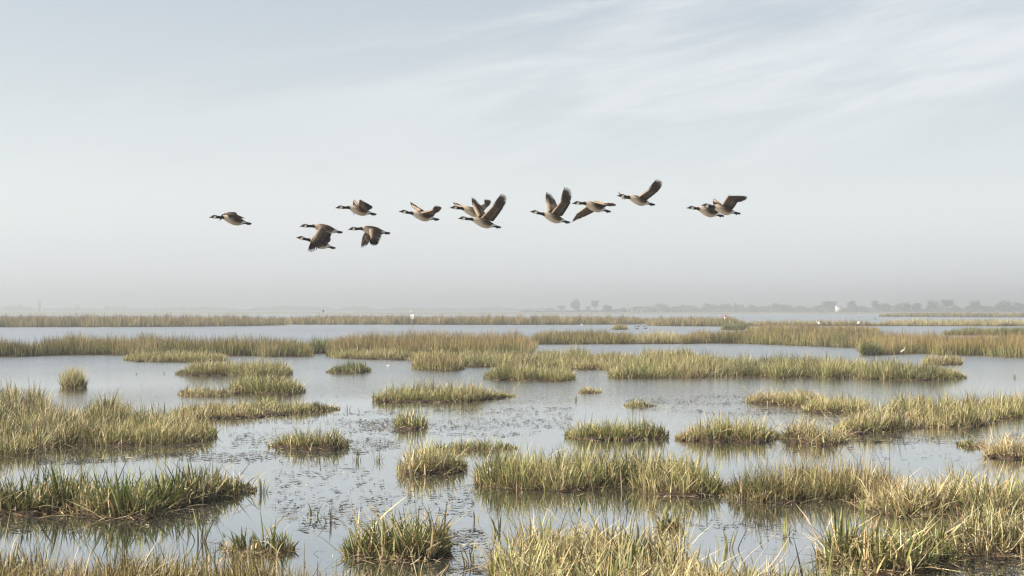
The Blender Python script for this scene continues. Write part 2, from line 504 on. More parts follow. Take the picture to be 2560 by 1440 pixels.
    yel = np.clip(0.22 + 1.5 * tone[ti] + rng.normal(0, 0.22, m), 0, 1)[:, None]
    cm = cm * (1 - 0.6 * yel) + pick(STRAW, m) * 0.75 * 0.6 * yel
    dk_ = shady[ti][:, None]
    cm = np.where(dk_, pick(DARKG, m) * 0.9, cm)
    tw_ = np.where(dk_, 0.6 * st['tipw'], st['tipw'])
    ct = cm * (1 - tw_) + pick(st['tip'], m) * tw_
    cb = 0.5 * cm + 0.5 * pick(BROWN, m)
    wd = rng.uniform(wlo, whi, m)
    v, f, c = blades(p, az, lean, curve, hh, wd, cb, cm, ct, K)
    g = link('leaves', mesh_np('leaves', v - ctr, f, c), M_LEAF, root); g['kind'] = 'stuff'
    N_BLADES[0] += len(f)
    # dry stalks, some of them snapped
    if nd > 5:
        p, ti, a, r, hh, m, xpx = lay(nd, 'd')
        az = a + rng.normal(0, 1.1, m)
        lean = np.abs(rng.normal(0, st['lean'] * 1.6 + 0.05, m))
        curve = rng.normal(0, st['curve'], m)
        kp = rng.uniform(0.3, 0.8, m); ka = np.where(rng.random(m) < 0.3, rng.uniform(0.6, 1.9, m), 0)
        cm = pick(STRAW, m) * (1.0 if ym > 960 else 0.72); ct = 0.5 * cm + 0.5 * pick(st['tip'] if style in ('reed', 'rust', 'fine') else STRAW, m)
        cb = 0.6 * cm + 0.4 * pick(BROWN, m)
        v, f, c = blades(p, az, lean, curve, hh * rng.uniform(0.55, 1.05, m), rng.uniform(wlo, whi, m) * 0.8, cb, cm, ct, max(K, 3) if ym > 900 else K, kink=(kp, ka))
        g = link('dry_leaves', mesh_np('dry_leaves', v - ctr, f, c), M_DRY, root); g['kind'] = 'stuff'
        N_BLADES[0] += len(f)
    # thatch: short dead brown leaves packed low in the stand, and a drooping skirt round each tuft
    nb = int(n * (0.40 if ym > 1000 else (0.30 if ym > 895 else 0.16)))
    vs3 = []
    p, ti, a, r, hh, m, xpx = lay(nb, 't')
    cm = pick(BROWN, m) * 1.1 + 0.15 * pick(STRAW, m)
    vs3.append(blades(p, a + rng.normal(0, 1.2, m), np.abs(rng.normal(0.25, 0.3, m)), rng.normal(0.2, 0.4, m), hh * rng.uniform(0.28, 0.55, m), rng.uniform(wlo, whi, m), cm * 0.8, cm, cm, 2))
    if ym > 900:
        p, ti, a, r, hh, m, xpx = lay(int(nb * 0.55), 'b')
        cm = pick(np.concatenate([STRAW, BROWN * 1.4]), m)
        vs3.append(blades(p, a + rng.normal(0, 0.5, m), rng.uniform(0.35, 0.9, m), rng.uniform(0.4, 1.5, m), np.minimum(hh, 0.5) * rng.uniform(0.45, 0.95, m), rng.uniform(wlo, whi, m) * 0.8, cm * 0.75, cm, cm * 0.95, 3))
    off_ = 0; VV, FF, CC3 = [], [], []
    for (v, f, c) in vs3:
        VV.append(v); FF.append(f + off_); CC3.append(c); off_ += len(v)
    g = link('dead_thatch', mesh_np('dead_thatch', np.concatenate(VV) - ctr, np.concatenate(FF), np.concatenate(CC3)), M_DRY, root); g['kind'] = 'stuff'
    N_BLADES[0] += sum(len(f) for f in FF)
    # fallen stalks lying on and around the base
    if nf > 3 and ym > 880:
        p, ti, a, r, hh, m, xpx = lay(nf, 'f')
        az = rng.random(m) * 2 * math.pi
        lean = rng.uniform(0.75, 1.55, m); curve = rng.normal(0.15, 0.35, m)
        p[:, 2] = 0.02 + rng.random(m) ** 2 * 0.30 * min(1, h / 0.5)
        cm = pick(STRAW, m) * 0.9
        v, f, c = blades(p, az, lean, curve, rng.uniform(0.3, 0.85, m) * min(1.3, h / 0.5), rng.uniform(wlo, whi, m) * 0.75, cm * 0.8, cm, cm * 0.9, 2)
        g = link('fallen_leaves', mesh_np('fallen_leaves', v - ctr, f, c), M_DRY, root); g['kind'] = 'stuff'
        N_BLADES[0] += len(f)
    # litter washed up along the foot of the island
    if ym > 930:
        nl = int((x1 - x0) * 0.9)
        lx = rng.uniform(x0, x1, nl); ly = Fy(lx) + (ym - HOR) * np.abs(rng.normal(0, 0.016, nl)) - 0.004 * (ym - HOR)
        p = G(lx, ly); p[:, 2] = 0.012
        cm = pick(np.concatenate([BROWN, BROWN, STRAW * 0.8]), nl)
        v, f, c = blades(p, rng.random(nl) * 2 * math.pi, rng.uniform(1.35, 1.56, nl), rng.normal(0, 0.1, nl), rng.uniform(0.06, 0.32, nl), rng.uniform(wlo, whi, nl) * 0.8, cm, cm, cm, 2)
        v[:, 2] = np.maximum(v[:, 2], 0.008)
        g = link('washed_up_litter', mesh_np('washed_up_litter', v - ctr, f, c), M_DRY, root); g['kind'] = 'stuff'
        N_BLADES[0] += len(f)
    # the peat it grows from
    if mud and dens > 0.65:
        step = max(3.0, (x1 - x0) / 160)
        xm0, xm1 = x0 + 0.015 * (x1 - x0), x1 - 0.015 * (x1 - x0)
        mx = np.linspace(xm0, xm1, max(8, int((xm1 - xm0) / step)))
        rows = [(0.97, -0.03), (0.945, 0.030), (0.84, 0.045), (0.6, 0.05), (0.35, 0.05), (0.15, 0.03), (0.04, -0.03)]
        sdn = int(x0 + 7 * ym) % 983
        fr = Fy(mx) + (0.012 + 0.016 * noise1(mx * CH / (ym - HOR), sdn, 4, 2.5)) * (ym - HOR)
        bk = By(mx)
        endf = np.clip(np.minimum(mx - xm0, xm1 - mx) / (step * 6), 0, 1)
        vv = []
        for (q, z) in rows:
            g3 = G(mx, bk + (fr - bk) * q)
            g3[:, 2] = np.where(endf < 0.01, -0.03, -0.03 + (z + 0.03) * (0.3 + 0.7 * endf)) + (0.02 * noise1(mx * CH / (ym - HOR) + q * 9, sdn + 5, 3, 5.0) if z > 0 else 0)
            vv.append(g3)
        nc, nr = len(mx), len(rows)
        ff = np.array([(j * nc + i, j * nc + i + 1, (j + 1) * nc + i + 1, (j + 1) * nc + i) for j in range(nr - 1) for i in range(nc - 1)])
        link('mud_bank', mesh_np('mud_bank', np.concatenate(vv) - ctr, ff, smooth=True), M_MUD, root)
    return root

FAR, MID, NEAR, TUFT = 'far reed beds', 'reed beds in the middle distance', 'sedge islands in the near water', 'small tussocks standing in the water'
RB, SI, TU = ('reed_bed', 'reed bed'), ('sedge_island', 'marsh island'), ('sedge_tussock', 'tussock')
def isl(kind, label, front, top, h, style, group, **kw):
    return island(kind[0], label, kind[1], front, top, h, style, group, **kw)

# ---- far reed beds
isl(RB, 'long rusty reed bed along the far left shore, dark green at its foot', [(-330, 819), (200, 818), (400, 817.5), (560, 816), (719, 813)],
    [(-330, 787), (300, 786), (500, 787), (719, 788)], 1.7, 'rust', FAR)
isl(RB, 'long brown and green reed bed behind the white double sign', [(712, 811.5), (1000, 811.7), (1300, 812), (1540, 811.5), (1622, 811)],
    [(712, 788), (830, 787), (1030, 787), (1100, 790), (1400, 789), (1510, 788), (1600, 787), (1622, 790)], 1.6, 'rust', FAR)
isl(RB, 'brown reed bed with green foot behind the red and white marker post', [(1615, 814), (1700, 815.5), (1810, 816), (1862, 815)],
    [(1615, 791), (1750, 792), (1830, 793), (1862, 800)], 1.5, 'rust', FAR)
isl(RB, 'low olive reed strip behind the two white birds', [(1855, 815), (2060, 815.3), (2200, 815)],
    [(1855, 801), (1920, 803), (2000, 801), (2040, 799), (2060, 802), (2100, 799), (2150, 803), (2200, 806)], 1.1, 'pale', FAR)
isl(RB, 'low olive reed strip with bushy top at the far right edge', [(2195, 815), (2350, 815.3), (2890, 815)],
    [(2195, 806), (2225, 797), (2245, 797), (2290, 796), (2340, 798), (2380, 796), (2440, 796), (2490, 797), (2500, 802), (2530, 798), (2890, 799)], 1.1, 'pale', FAR)
isl(RB, 'faint pinkish reed strip farthest away on the right, in front of the hazy trees', [(2200, 792), (2350, 793), (2890, 794)],
    [(2200, 784), (2250, 780.5), (2400, 781), (2890, 782)], 1.6, 'rust', FAR)
isl(RB, 'short dark reed clump beside the red and white marker post', [(1806, 825), (1840, 825.5), (1872, 824)],
    [(1806, 812), (1830, 807), (1855, 808), (1872, 812)], 0.85, 'dark', FAR, dens=1.3)
isl(TU, 'lone rounded bush tussock in the blue channel beside the ducks', [(1530, 824), (1550, 824.5), (1568, 824)],
    [(1530, 820), (1543, 811), (1555, 809), (1564, 811), (1568, 818)], 0.75, 'rust', TUFT, dens=1.4)
# ---- reed beds in the middle distance
isl(RB, 'tall rust-tipped reed bed at the left edge, above the open pool', [(-330, 891), (50, 891), (107, 888), (300, 888), (430, 889), (560, 889), (700, 892), (782, 893)],
    [(-330, 853), (0, 853), (60, 858), (108, 857), (125, 846), (200, 841), (270, 840), (300, 838), (400, 835), (440, 832), (480, 845), (560, 845), (680, 838), (782, 846)], 1.05, 'reed', MID)
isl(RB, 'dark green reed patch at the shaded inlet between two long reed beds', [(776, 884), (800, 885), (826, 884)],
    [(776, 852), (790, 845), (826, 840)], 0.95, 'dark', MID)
isl(RB, 'wide rust-brown reed bed in the centre, behind the pale sedge', [(818, 891), (880, 892), (1000, 893), (1200, 892), (1330, 884), (1342, 868)],
    [(818, 838), (860, 833), (950, 830), (1000, 829), (1070, 824), (1150, 823), (1230, 826), (1325, 830), (1342, 846)], 1.1, 'rust', MID)
isl(RB, 'straight green reed bed with dark foot along the middle channel', [(1332, 861), (1400, 861), (1500, 860.5), (1592, 860)],
    [(1332, 828), (1420, 822), (1500, 824), (1592, 829)], 0.95, 'reed', MID)
isl(RB, 'short buff reed stretch between two green ones on the middle channel', [(1586, 860), (1640, 859.5), (1705, 859.5)],
    [(1586, 829), (1640, 828), (1690, 827), (1705, 830)], 0.9, 'pale', MID)
isl(RB, 'broad green reed bed narrowing to the right below the two white birds', [(1700, 859.5), (1780, 858), (1850, 859), (1950, 863), (2000, 865), (2080, 868), (2160, 871)],
    [(1700, 832), (1750, 824), (1790, 829), (1810, 826), (1870, 823), (1885, 815), (1960, 810), (2000, 811), (2060, 815), (2090, 813), (2160, 811)], 1.0, 'reed', MID)
isl(RB, 'rust-brown reeds just below the two white birds', [(1866, 834), (2000, 838), (2100, 839), (2196, 838)],
    [(1866, 817), (1960, 812), (2060, 813), (2110, 812), (2196, 815)], 0.95, 'rust', MID)
isl(RB, 'buff and rust reed bed filling the right edge behind the pale wading bird', [(2140, 872), (2160, 884), (2200, 887), (2290, 884), (2340, 886), (2400, 888), (2470, 890), (2520, 894), (2890, 900)],
    [(2140, 812), (2190, 816), (2215, 826), (2250, 828), (2300, 830), (2345, 836), (2365, 832), (2400, 836), (2450, 836), (2500, 826), (2890, 822)], 1.0, 'rust', MID, dens=1.1)
isl(RB, 'dark green reed clump along the top of the right-hand reed bed', [(2362, 838), (2450, 838), (2890, 838)],
    [(2362, 824), (2400, 819), (2440, 818), (2500, 820), (2890, 820)], 0.85, 'dark', MID)
isl(TU, 'dark fan-shaped reed clump at the corner of the right-hand channel', [(2153, 888), (2175, 889), (2197, 888)],
    [(2153, 866), (2165, 853), (2185, 852), (2197, 862)], 0.8, 'dark', TUFT, dens=1.5)
isl(TU, 'pair of small reed tufts in the channel below the pale wading bird', [(2308, 910), (2350, 912), (2402, 911)],
    [(2308, 894), (2330, 886), (2350, 892), (2380, 886), (2402, 896)], 0.45, 'straw', TUFT)
# ---- pale sedge of the middle
isl(SI, 'pale green sedge bed in the centre, in front of the rust reeds', [(832, 895), (900, 897), (980, 899), (1030, 900), (1060, 912), (1160, 917), (1230, 917), (1290, 914), (1430, 924), (1500, 924), (1600, 930), (1700, 928), (1770, 915)],
    [(832, 878), (900, 877), (960, 871), (1020, 875), (1100, 873), (1180, 870), (1300, 875), (1400, 869), (1430, 862), (1450, 865), (1480, 876), (1535, 874), (1600, 875), (1680, 866), (1720, 868), (1770, 884)], 0.55, 'sedge', MID, dry=0.42)
isl(SI, 'long green sedge bed right of centre with an upright leafy hump', [(1525, 945), (1620, 947), (1700, 944), (1800, 942), (2000, 943), (2060, 945), (2100, 943), (2190, 948), (2300, 950), (2412, 946)],
    [(1525, 900), (1600, 890), (1640, 878), (1680, 865), (1720, 867), (1740, 882), (1800, 880), (1870, 888), (1960, 884), (2050, 886), (2075, 899), (2150, 893), (2200, 905), (2300, 903), (2380, 925), (2412, 938)], 0.62, 'sedge', MID)
isl(TU, 'rust-topped tussock on the front edge of the pale sedge bed', [(1032, 920), (1080, 925), (1130, 926), (1158, 924)],
    [(1032, 905), (1060, 891), (1100, 886), (1145, 900), (1158, 915)], 0.6, 'rust', TUFT, dens=1.2)
isl(SI, 'green sedge island with dark right end, just right of centre', [(1213, 946), (1300, 951), (1400, 952), (1434, 947)],
    [(1213, 930), (1260, 920), (1300, 916), (1350, 912), (1400, 911), (1425, 915), (1434, 925)], 0.55, 'sedge', NEAR)
isl(SI, 'pale straw-green sedge spit in front of the left reed bed', [(313, 902), (400, 905), (480, 906), (562, 903)],
    [(313, 886), (340, 878), (400, 873), (500, 874), (562, 884)], 0.5, 'sedge', NEAR, dry=0.45)
# ---- islets in the open pool
isl(TU, 'round upright tussock alone in the pool on the left', [(157, 967), (185, 969), (213, 968)],
    [(157, 940), (172, 925), (195, 926), (213, 948)], 0.55, 'sedge', TUFT, dens=1.6)
isl(SI, 'sedge islet with dark right end below the left spit', [(443, 936), (520, 938), (600, 939), (690, 940), (728, 936)],
    [(443, 925), (500, 905), (540, 898), (600, 907), (650, 899), (700, 903), (728, 920)], 0.55, 'sedge', NEAR)
isl(SI, 'humped sedge islet joining the one behind it, left of centre', [(575, 981), (650, 985), (720, 986), (762, 977)],
    [(575, 958), (620, 931), (680, 927), (720, 940), (762, 970)], 0.5, 'sedge', NEAR)
isl(SI, 'thin low fringe of grass left of the humped islet', [(448, 988), (500, 990), (575, 989)],
    [(448, 976), (480, 966), (530, 968), (575, 974)], 0.26, 'straw', NEAR, dens=0.6)
isl(TU, 'small low dark tussock alone above the centre island', [(818, 930), (870, 934), (924, 930)],
    [(818, 925), (850, 911), (885, 906), (924, 918)], 0.38, 'dark', TUFT)
isl(SI, 'oval green island in the centre pool with a clear reflection below it', [(936, 1001), (1000, 1006), (1100, 1005), (1170, 1002), (1200, 997), (1285, 991)],
    [(936, 980), (965, 962), (1000, 955), (1040, 949), (1100, 952), (1160, 953), (1190, 967), (1230, 976), (1285, 987)], 0.52, 'sedge', NEAR, dens=1.1, dry=0.22)
isl(TU, 'tiny brown tuft of cut stalks in the open water right of centre', [(1450, 982), (1475, 983), (1500, 981)],
    [(1450, 974), (1480, 965), (1500, 974)], 0.18, 'straw', TUFT, dens=0.7)
isl(TU, 'tiny thin green tuft amid floating weed, right of centre', [(1562, 1016), (1600, 1017), (1640, 1015)],
    [(1562, 1010), (1590, 996), (1640, 1009)], 0.24, 'sedge', TUFT, dens=0.6)
isl(TU, 'lone spiky tuft below the oval centre island', [(990, 1068), (1030, 1072), (1066, 1069)],
    [(990, 1042), (1015, 1032), (1040, 1026), (1066, 1040)], 0.42, 'iris', TUFT, dens=0.9)
isl(TU, 'low spiky islet with straw stalks left of the lone spiky tuft', [(672, 1117), (740, 1120), (830, 1122), (868, 1114)],
    [(672, 1104), (720, 1083), (780, 1074), (840, 1068), (868, 1092)], 0.38, 'sedge', NEAR, dens=0.9, dry=0.4)
# ---- left mass
isl(SI, 'narrow straw-edged spit pointing right from the big left island', [(430, 1052), (500, 1048), (600, 1045), (700, 1035), (848, 1023)],
    [(430, 1013), (500, 1001), (560, 997), (620, 992), (680, 990), (740, 1000), (800, 1008), (848, 1019)], 0.34, 'sedge', NEAR, dry=0.42)
isl(SI, 'big tangled sedge island at the left edge', [(-330, 1146), (0, 1140), (60, 1136), (120, 1118), (200, 1110), (300, 1112), (400, 1108), (500, 1100), (540, 1083)],
    [(-330, 955), (0, 955), (60, 950), (110, 960), (140, 985), (152, 1003), (215, 1003), (235, 981), (300, 985), (350, 1000), (400, 1010), (440, 1016), (500, 1024), (540, 1062)], 0.44, 'sedge', NEAR, dens=1.1, dry=0.4)
# ---- right mass
isl(SI, 'straw-sided sedge island at the back of the right-hand group', [(1866, 1003), (1920, 1008), (1990, 1012), (2055, 1014)],
    [(1866, 990), (1920, 969), (1990, 961), (2055, 970)], 0.45, 'straw', NEAR, dry=0.5)
isl(SI, 'pale sedge island in the middle of the right-hand group', [(2008, 1027), (2080, 1033), (2175, 1029)],
    [(2008, 1004), (2050, 987), (2100, 980), (2175, 984)], 0.42, 'sedge', NEAR, dry=0.45)
isl(SI, 'largest sedge island of the right-hand group, reaching the right edge', [(2083, 1075), (2150, 1080), (2240, 1078), (2260, 1071), (2380, 1070), (2450, 1064), (2500, 1045), (2890, 1028)],
    [(2083, 1055), (2150, 1022), (2200, 990), (2250, 971), (2330, 968), (2400, 975), (2470, 970), (2890, 975)], 0.46, 'sedge', NEAR, dry=0.42, dens=1.05)
isl(SI, 'green islet right of centre with splayed spiky edges', [(1415, 1089), (1480, 1096), (1560, 1098), (1668, 1091)],
    [(1415, 1066), (1480, 1047), (1560, 1043), (1640, 1050), (1668, 1070)], 0.38, 'sedge', NEAR, dens=0.95)
isl(SI, 'domed green islet with fallen straw at its right foot', [(1690, 1096), (1750, 1100), (1850, 1104), (1900, 1102), (1952, 1089)],
    [(1690, 1085), (1760, 1046), (1830, 1031), (1880, 1035), (1920, 1055), (1952, 1080)], 0.46, 'sedge', NEAR, fallen=0.14)
isl(TU, 'leaning tussock with a collapsed heap of straw on its right', [(1955, 1098), (2000, 1103), (2060, 1108), (2115, 1100)],
    [(1955, 1075), (1995, 1046), (2030, 1042), (2070, 1072), (2115, 1095)], 0.44, 'straw', NEAR, fallen=0.5)
isl(TU, 'thin dark fringe of stalks left of the straw mound at the right edge', [(2393, 1115), (2430, 1117), (2465, 1118)],
    [(2393, 1104), (2430, 1096), (2465, 1098)], 0.2, 'dark', TUFT, dens=0.6)
isl(TU, 'mound of bleached straw at the right edge', [(2458, 1138), (2520, 1143), (2890, 1146)],
    [(2458, 1120), (2500, 1086), (2560, 1078), (2890, 1085)], 0.42, 'straw', NEAR, dry=0.9, fallen=0.5)
# ---- foreground
isl(TU, 'thin broken row of blades behind the centre foreground tussock', [(1070, 1126), (1130, 1128), (1195, 1122), (1290, 1116)],
    [(1070, 1108), (1110, 1096), (1180, 1092), (1240, 1100), (1290, 1108)], 0.26, 'sedge', TUFT, dens=0.5)
isl(TU, 'compact straw-based tussock at the centre, with a mirrored reflection', [(998, 1178), (1060, 1184), (1120, 1182), (1165, 1172)],
    [(998, 1142), (1030, 1120), (1070, 1108), (1110, 1108), (1140, 1122), (1165, 1140)], 0.40, 'sedge', NEAR, dens=1.05, dry=0.42)
isl(SI, 'long green foreground island right of centre with a collapsed straw hollow', [(1190, 1204), (1260, 1214), (1330, 1217), (1400, 1225), (1500, 1215), (1570, 1206), (1620, 1225), (1680, 1238), (1740, 1240), (1812, 1228)],
    [(1190, 1165), (1240, 1132), (1300, 1122), (1370, 1116), (1430, 1110), (1500, 1115), (1560, 1125), (1620, 1125), (1680, 1122), (1730, 1140), (1780, 1166), (1812, 1200)], 0.44, 'sedge', NEAR, dens=1.1, fallen=0.1)
isl(SI, 'rust-backed green foreground island with broad leaves on its front', [(1815, 1232), (1880, 1252), (1960, 1257), (2050, 1250), (2130, 1243), (2200, 1258), (2292, 1270)],
    [(1815, 1200), (1900, 1166), (1980, 1142), (2060, 1131), (2130, 1135), (2200, 1146), (2270, 1170), (2292, 1200)], 0.46, 'fine', NEAR, dens=0.9, dry=0.34)
isl(SI, 'tangled straw and broad-leaved island at the right edge of the foreground', [(2155, 1268), (2250, 1282), (2330, 1279), (2420, 1286), (2890, 1275)],
    [(2155, 1235), (2230, 1200), (2330, 1172), (2400, 1150), (2440, 1170), (2500, 1176), (2890, 1190)], 0.46, 'straw', NEAR, dens=1.1, dry=0.5)
isl(SI, 'dark spiky sedge island at the left of the foreground', [(-330, 1284), (0, 1282), (60, 1284), (150, 1272), (250, 1286), (370, 1289), (420, 1262), (520, 1246), (600, 1229), (640, 1222)],
    [(-330, 1190), (0, 1190), (60, 1195), (100, 1178), (180, 1168), (280, 1176), (370, 1181), (460, 1190), (520, 1172), (580, 1182), (640, 1210)], 0.42, 'iris', NEAR, dens=1.1, dry=0.34)
isl(TU, 'big spiky tussock in the foreground centre with a straw heap on its left', [(862, 1374), (910, 1389), (1000, 1397), (1070, 1391), (1120, 1378)],
    [(862, 1330), (905, 1300), (960, 1282), (1010, 1270), (1060, 1278), (1100, 1298), (1120, 1335)], 0.46, 'iris', NEAR, dens=1.0, fallen=0.25)
isl(TU, 'pair of sparse dark fans of leaves in the left foreground', [(552, 1372), (620, 1384), (690, 1382), (735, 1372)],
    [(552, 1340), (600, 1318), (640, 1335), (690, 1296), (735, 1345)], 0.42, 'iris', NEAR, dens=0.55, dry=0.3)
isl(TU, 'small dark tuft on the right shoulder of the big foreground sedge', [(1640, 1322), (1670, 1324), (1705, 1320)],
    [(1640, 1290), (1670, 1272), (1705, 1262)], 0.36, 'iris', TUFT, dens=1.0)
isl(SI, 'large heap of sedge and straw at the bottom edge, right of centre', [(1222, 1420), (1260, 1500), (1400, 1540), (1700, 1540), (1900, 1530)],
    [(1222, 1375), (1240, 1305), (1300, 1278), (1380, 1268), (1450, 1264), (1550, 1274), (1640, 1290), (1700, 1310), (1740, 1365), (1800, 1392), (1900, 1400)], 0.42, 'straw', NEAR, dens=1.3, dry=0.45, fallen=0.14)
isl(TU, 'foreground tussock with crossed straw near the bottom right corner', [(2042, 1385), (2150, 1422), (2250, 1427), (2375, 1398)],
    [(2042, 1345), (2130, 1304), (2200, 1292), (2280, 1294), (2340, 1290), (2375, 1335)], 0.46, 'iris', NEAR, dens=1.1, dry=0.4, fallen=0.35)
isl(TU, 'tall pale-bladed clump at the right edge, lowest of the right-hand ones', [(2330, 1352), (2420, 1372), (2500, 1384), (2890, 1386)],
    [(2330, 1310), (2400, 1276), (2470, 1246), (2560, 1250), (2890, 1250)], 0.46, 'straw', NEAR, dens=0.8, dry=0.45)
isl(SI, 'rusty fine grass along the bottom left edge', [(-330, 1495), (400, 1500), (800, 1500), (1130, 1485)],
    [(-330, 1352), (0, 1352), (100, 1362), (200, 1368), (300, 1372), (400, 1356), (470, 1350), (560, 1382), (640, 1398), (700, 1416), (850, 1424), (1000, 1436), (1130, 1450)], 0.34, 'fine', NEAR, dens=1.0, dry=0.52)
isl(SI, 'mixed green and straw fringe along the bottom edge, right of the large heap', [(1700, 1520), (1900, 1530), (2100, 1530), (2190, 1500)],
    [(1700, 1418), (1800, 1408), (1900, 1396), (2000, 1388), (2100, 1415), (2190, 1445)], 0.34, 'sedge', NEAR, dens=1.1, dry=0.42)

# ---- sprigs standing alone in the water: a few leaves each
def sprig(label, x, y, hgt, n, style='iris', spread=0.05):
    st = STYLES[style]
    c0 = G(np.array([x], float), np.array([y], float))[0]
    root = empty('sedge_sprig', c0, label, 'sprig', 'single sprigs standing in the water')
    a = rng.random(n) * 2 * math.pi
    p = np.zeros((n, 3)); r = np.abs(rng.normal(0, spread, n))
    p[:, 0] = r * np.cos(a); p[:, 1] = r * np.sin(a)
    p[:, 2] = -0.02
    cm = pick(st['pal'], n) * 0.75 + 0.25 * pick(STRAW, n) * 0.6
    v, f, c = blades(p, a, np.abs(rng.normal(0.12, 0.2, n)), np.abs(rng.normal(0, 0.35, n)), hgt * rng.uniform(0.45, 1.05, n), rng.uniform(0.010, 0.02, n), pick(BROWN, n), cm, cm, 4)
    link('leaves', mesh_np('leaves', v, f, c), M_LEAF, root)['kind'] = 'stuff'
for args in [
    ('few upright blades right of the dark left foreground island', 655, 1232, 0.30, 9),
    ('two thin bent stalks in open water below the left island', 792, 1290, 0.22, 6),
    ('bent pair of leaves beside the big foreground tussock', 828, 1306, 0.30, 5),
    ('sparse stalks in open water left of the compact centre tussock', 893, 1152, 0.22, 12),
    ('thin sprig of pale stalks just left of the compact centre tussock', 940, 1154, 0.24, 14),
    ('lone reed blade right of the big foreground tussock', 1186, 1302, 0.26, 4),
    ('slim dark sprig left of the large bottom heap', 1248, 1334, 0.34, 10),
    ('thin sprig at the tip of the leftmost spit', 868, 1026, 0.22, 7),
    ('small green sprig in the right-hand channel', 2536, 945, 0.30, 12),
    ('sparse sprig just left of the lone brown tuft', 1440, 1001, 0.24, 12),
    ('sparse pale sprig left of the right-hand straw-sided island', 1872, 1008, 0.3, 10),
    ('thin stalks left of the pair of dark fans', 500, 1352, 0.5, 12),
    ('tall thin blades before the right-hand broad-leaved island', 2100, 1330, 0.34, 12),
    ('faint stalks in the pool above the left humped islet', 340, 936, 0.16, 8),
    ('second faint stalk cluster beside the left islet', 410, 935, 0.2, 7),
    ('row of stalk tips near the bottom between tussock and heap', 1180, 1408, 0.3, 12),
    ('blades rising from the water near the bottom middle right', 1820, 1372, 0.3, 10),
    ('spindly blades below the centre of the right foreground pool', 1965, 1340, 0.34, 9),
]:
    sprig(*args)

# ------------------------------------------------------------------ floating weed
def in_poly(px, py, poly):
    poly = np.array(poly, float); r = np.zeros(len(px), bool)
    j = len(poly) - 1
    for i in range(len(poly)):
        xi, yi = poly[i]; xj, yj = poly[j]
        cnd = ((yi > py) != (yj > py)) & (px < (xj - xi) * (py - yi) / (yj - yi + 1e-9) + xi)
        r ^= cnd; j = i
    return r
def noise2(x, y, seed):
    r = np.random.default_rng(seed); tab = r.uniform(0, 1, (256, 256)); out = 0; amp = 1; tot = 0
    for o in range(4):
        i = np.floor(x).astype(int); j = np.floor(y).astype(int); fx_, fy_ = x - i, y - j
        fx_ = fx_ * fx_ * (3 - 2 * fx_); fy_ = fy_ * fy_ * (3 - 2 * fy_)
        q = (tab[i % 256, j % 256] * (1 - fx_) + tab[(i + 1) % 256, j % 256] * fx_) * (1 - fy_) + (tab[i % 256, (j + 1) % 256] * (1 - fx_) + tab[(i + 1) % 256, (j + 1) % 256] * fx_) * fy_
        out = out + amp * q; tot += amp; amp *= 0.55; x = x * 2.07 + 11.3; y = y * 2.07 + 5.1
    return out / tot
patches = [
    ([(560, 1060), (700, 1040), (860, 1030), (990, 1050), (1000, 1120), (880, 1140), (700, 1140), (580, 1110)], 2600, 0.50),
    ([(880, 1020), (1150, 1005), (1420, 985), (1440, 1030), (1420, 1075), (1250, 1095), (1060, 1090), (900, 1070)], 3000, 0.48),
    ([(1560, 1000), (1700, 985), (1880, 990), (2040, 1010), (2050, 1036), (1850, 1040), (1700, 1030), (1580, 1022)], 2000, 0.46),
    ([(440, 1120), (640, 1110), (700, 1140), (640, 1160), (430, 1150)], 600, 0.5),
    ([(100, 1130), (420, 1115), (520, 1110), (480, 1140), (200, 1160), (90, 1160)], 1100, 0.45),
    ([(700, 1150), (900, 1160), (1000, 1230), (960, 1310), (760, 1330), (660, 1260)], 1000, 0.5),
    ([(1960, 1082), (2200, 1084), (2420, 1090), (2560, 1085), (2560, 1110), (2200, 1112), (1960, 1108)], 1100, 0.48),
    ([(1080, 1330), (1200, 1320), (1230, 1400), (1200, 1440), (1060, 1420)], 500, 0.45),
    ([(1000, 1190), (1200, 1200), (1180, 1290), (1010, 1290)], 300, 0.5),
    ([(2050, 1030), (2300, 1040), (2080, 1062), (1990, 1048)], 500, 0.4),
    ([(2330, 1395), (2560, 1395), (2560, 1440), (2300, 1440)], 350, 0.45),
    ([(1700, 1290), (1980, 1300), (2000, 1350), (1760, 1360)], 160, 0.5),
    ([(0, 1290), (400, 1290), (520, 1260), (560, 1310), (200, 1330), (0, 1330)], 500, 0.5),
    ([(1130, 930), (1500, 935), (1520, 965), (1200, 960)], 160, 0.5),
    ([(200, 960), (560, 945), (800, 950), (860, 1000), (420, 1010)], 160, 0.5),
    ([(2400, 1120), (1900, 1110), (1900, 1150), (2400, 1150)], 120, 0.5),
]
wv, wf, wc, off = [], [], [], 0
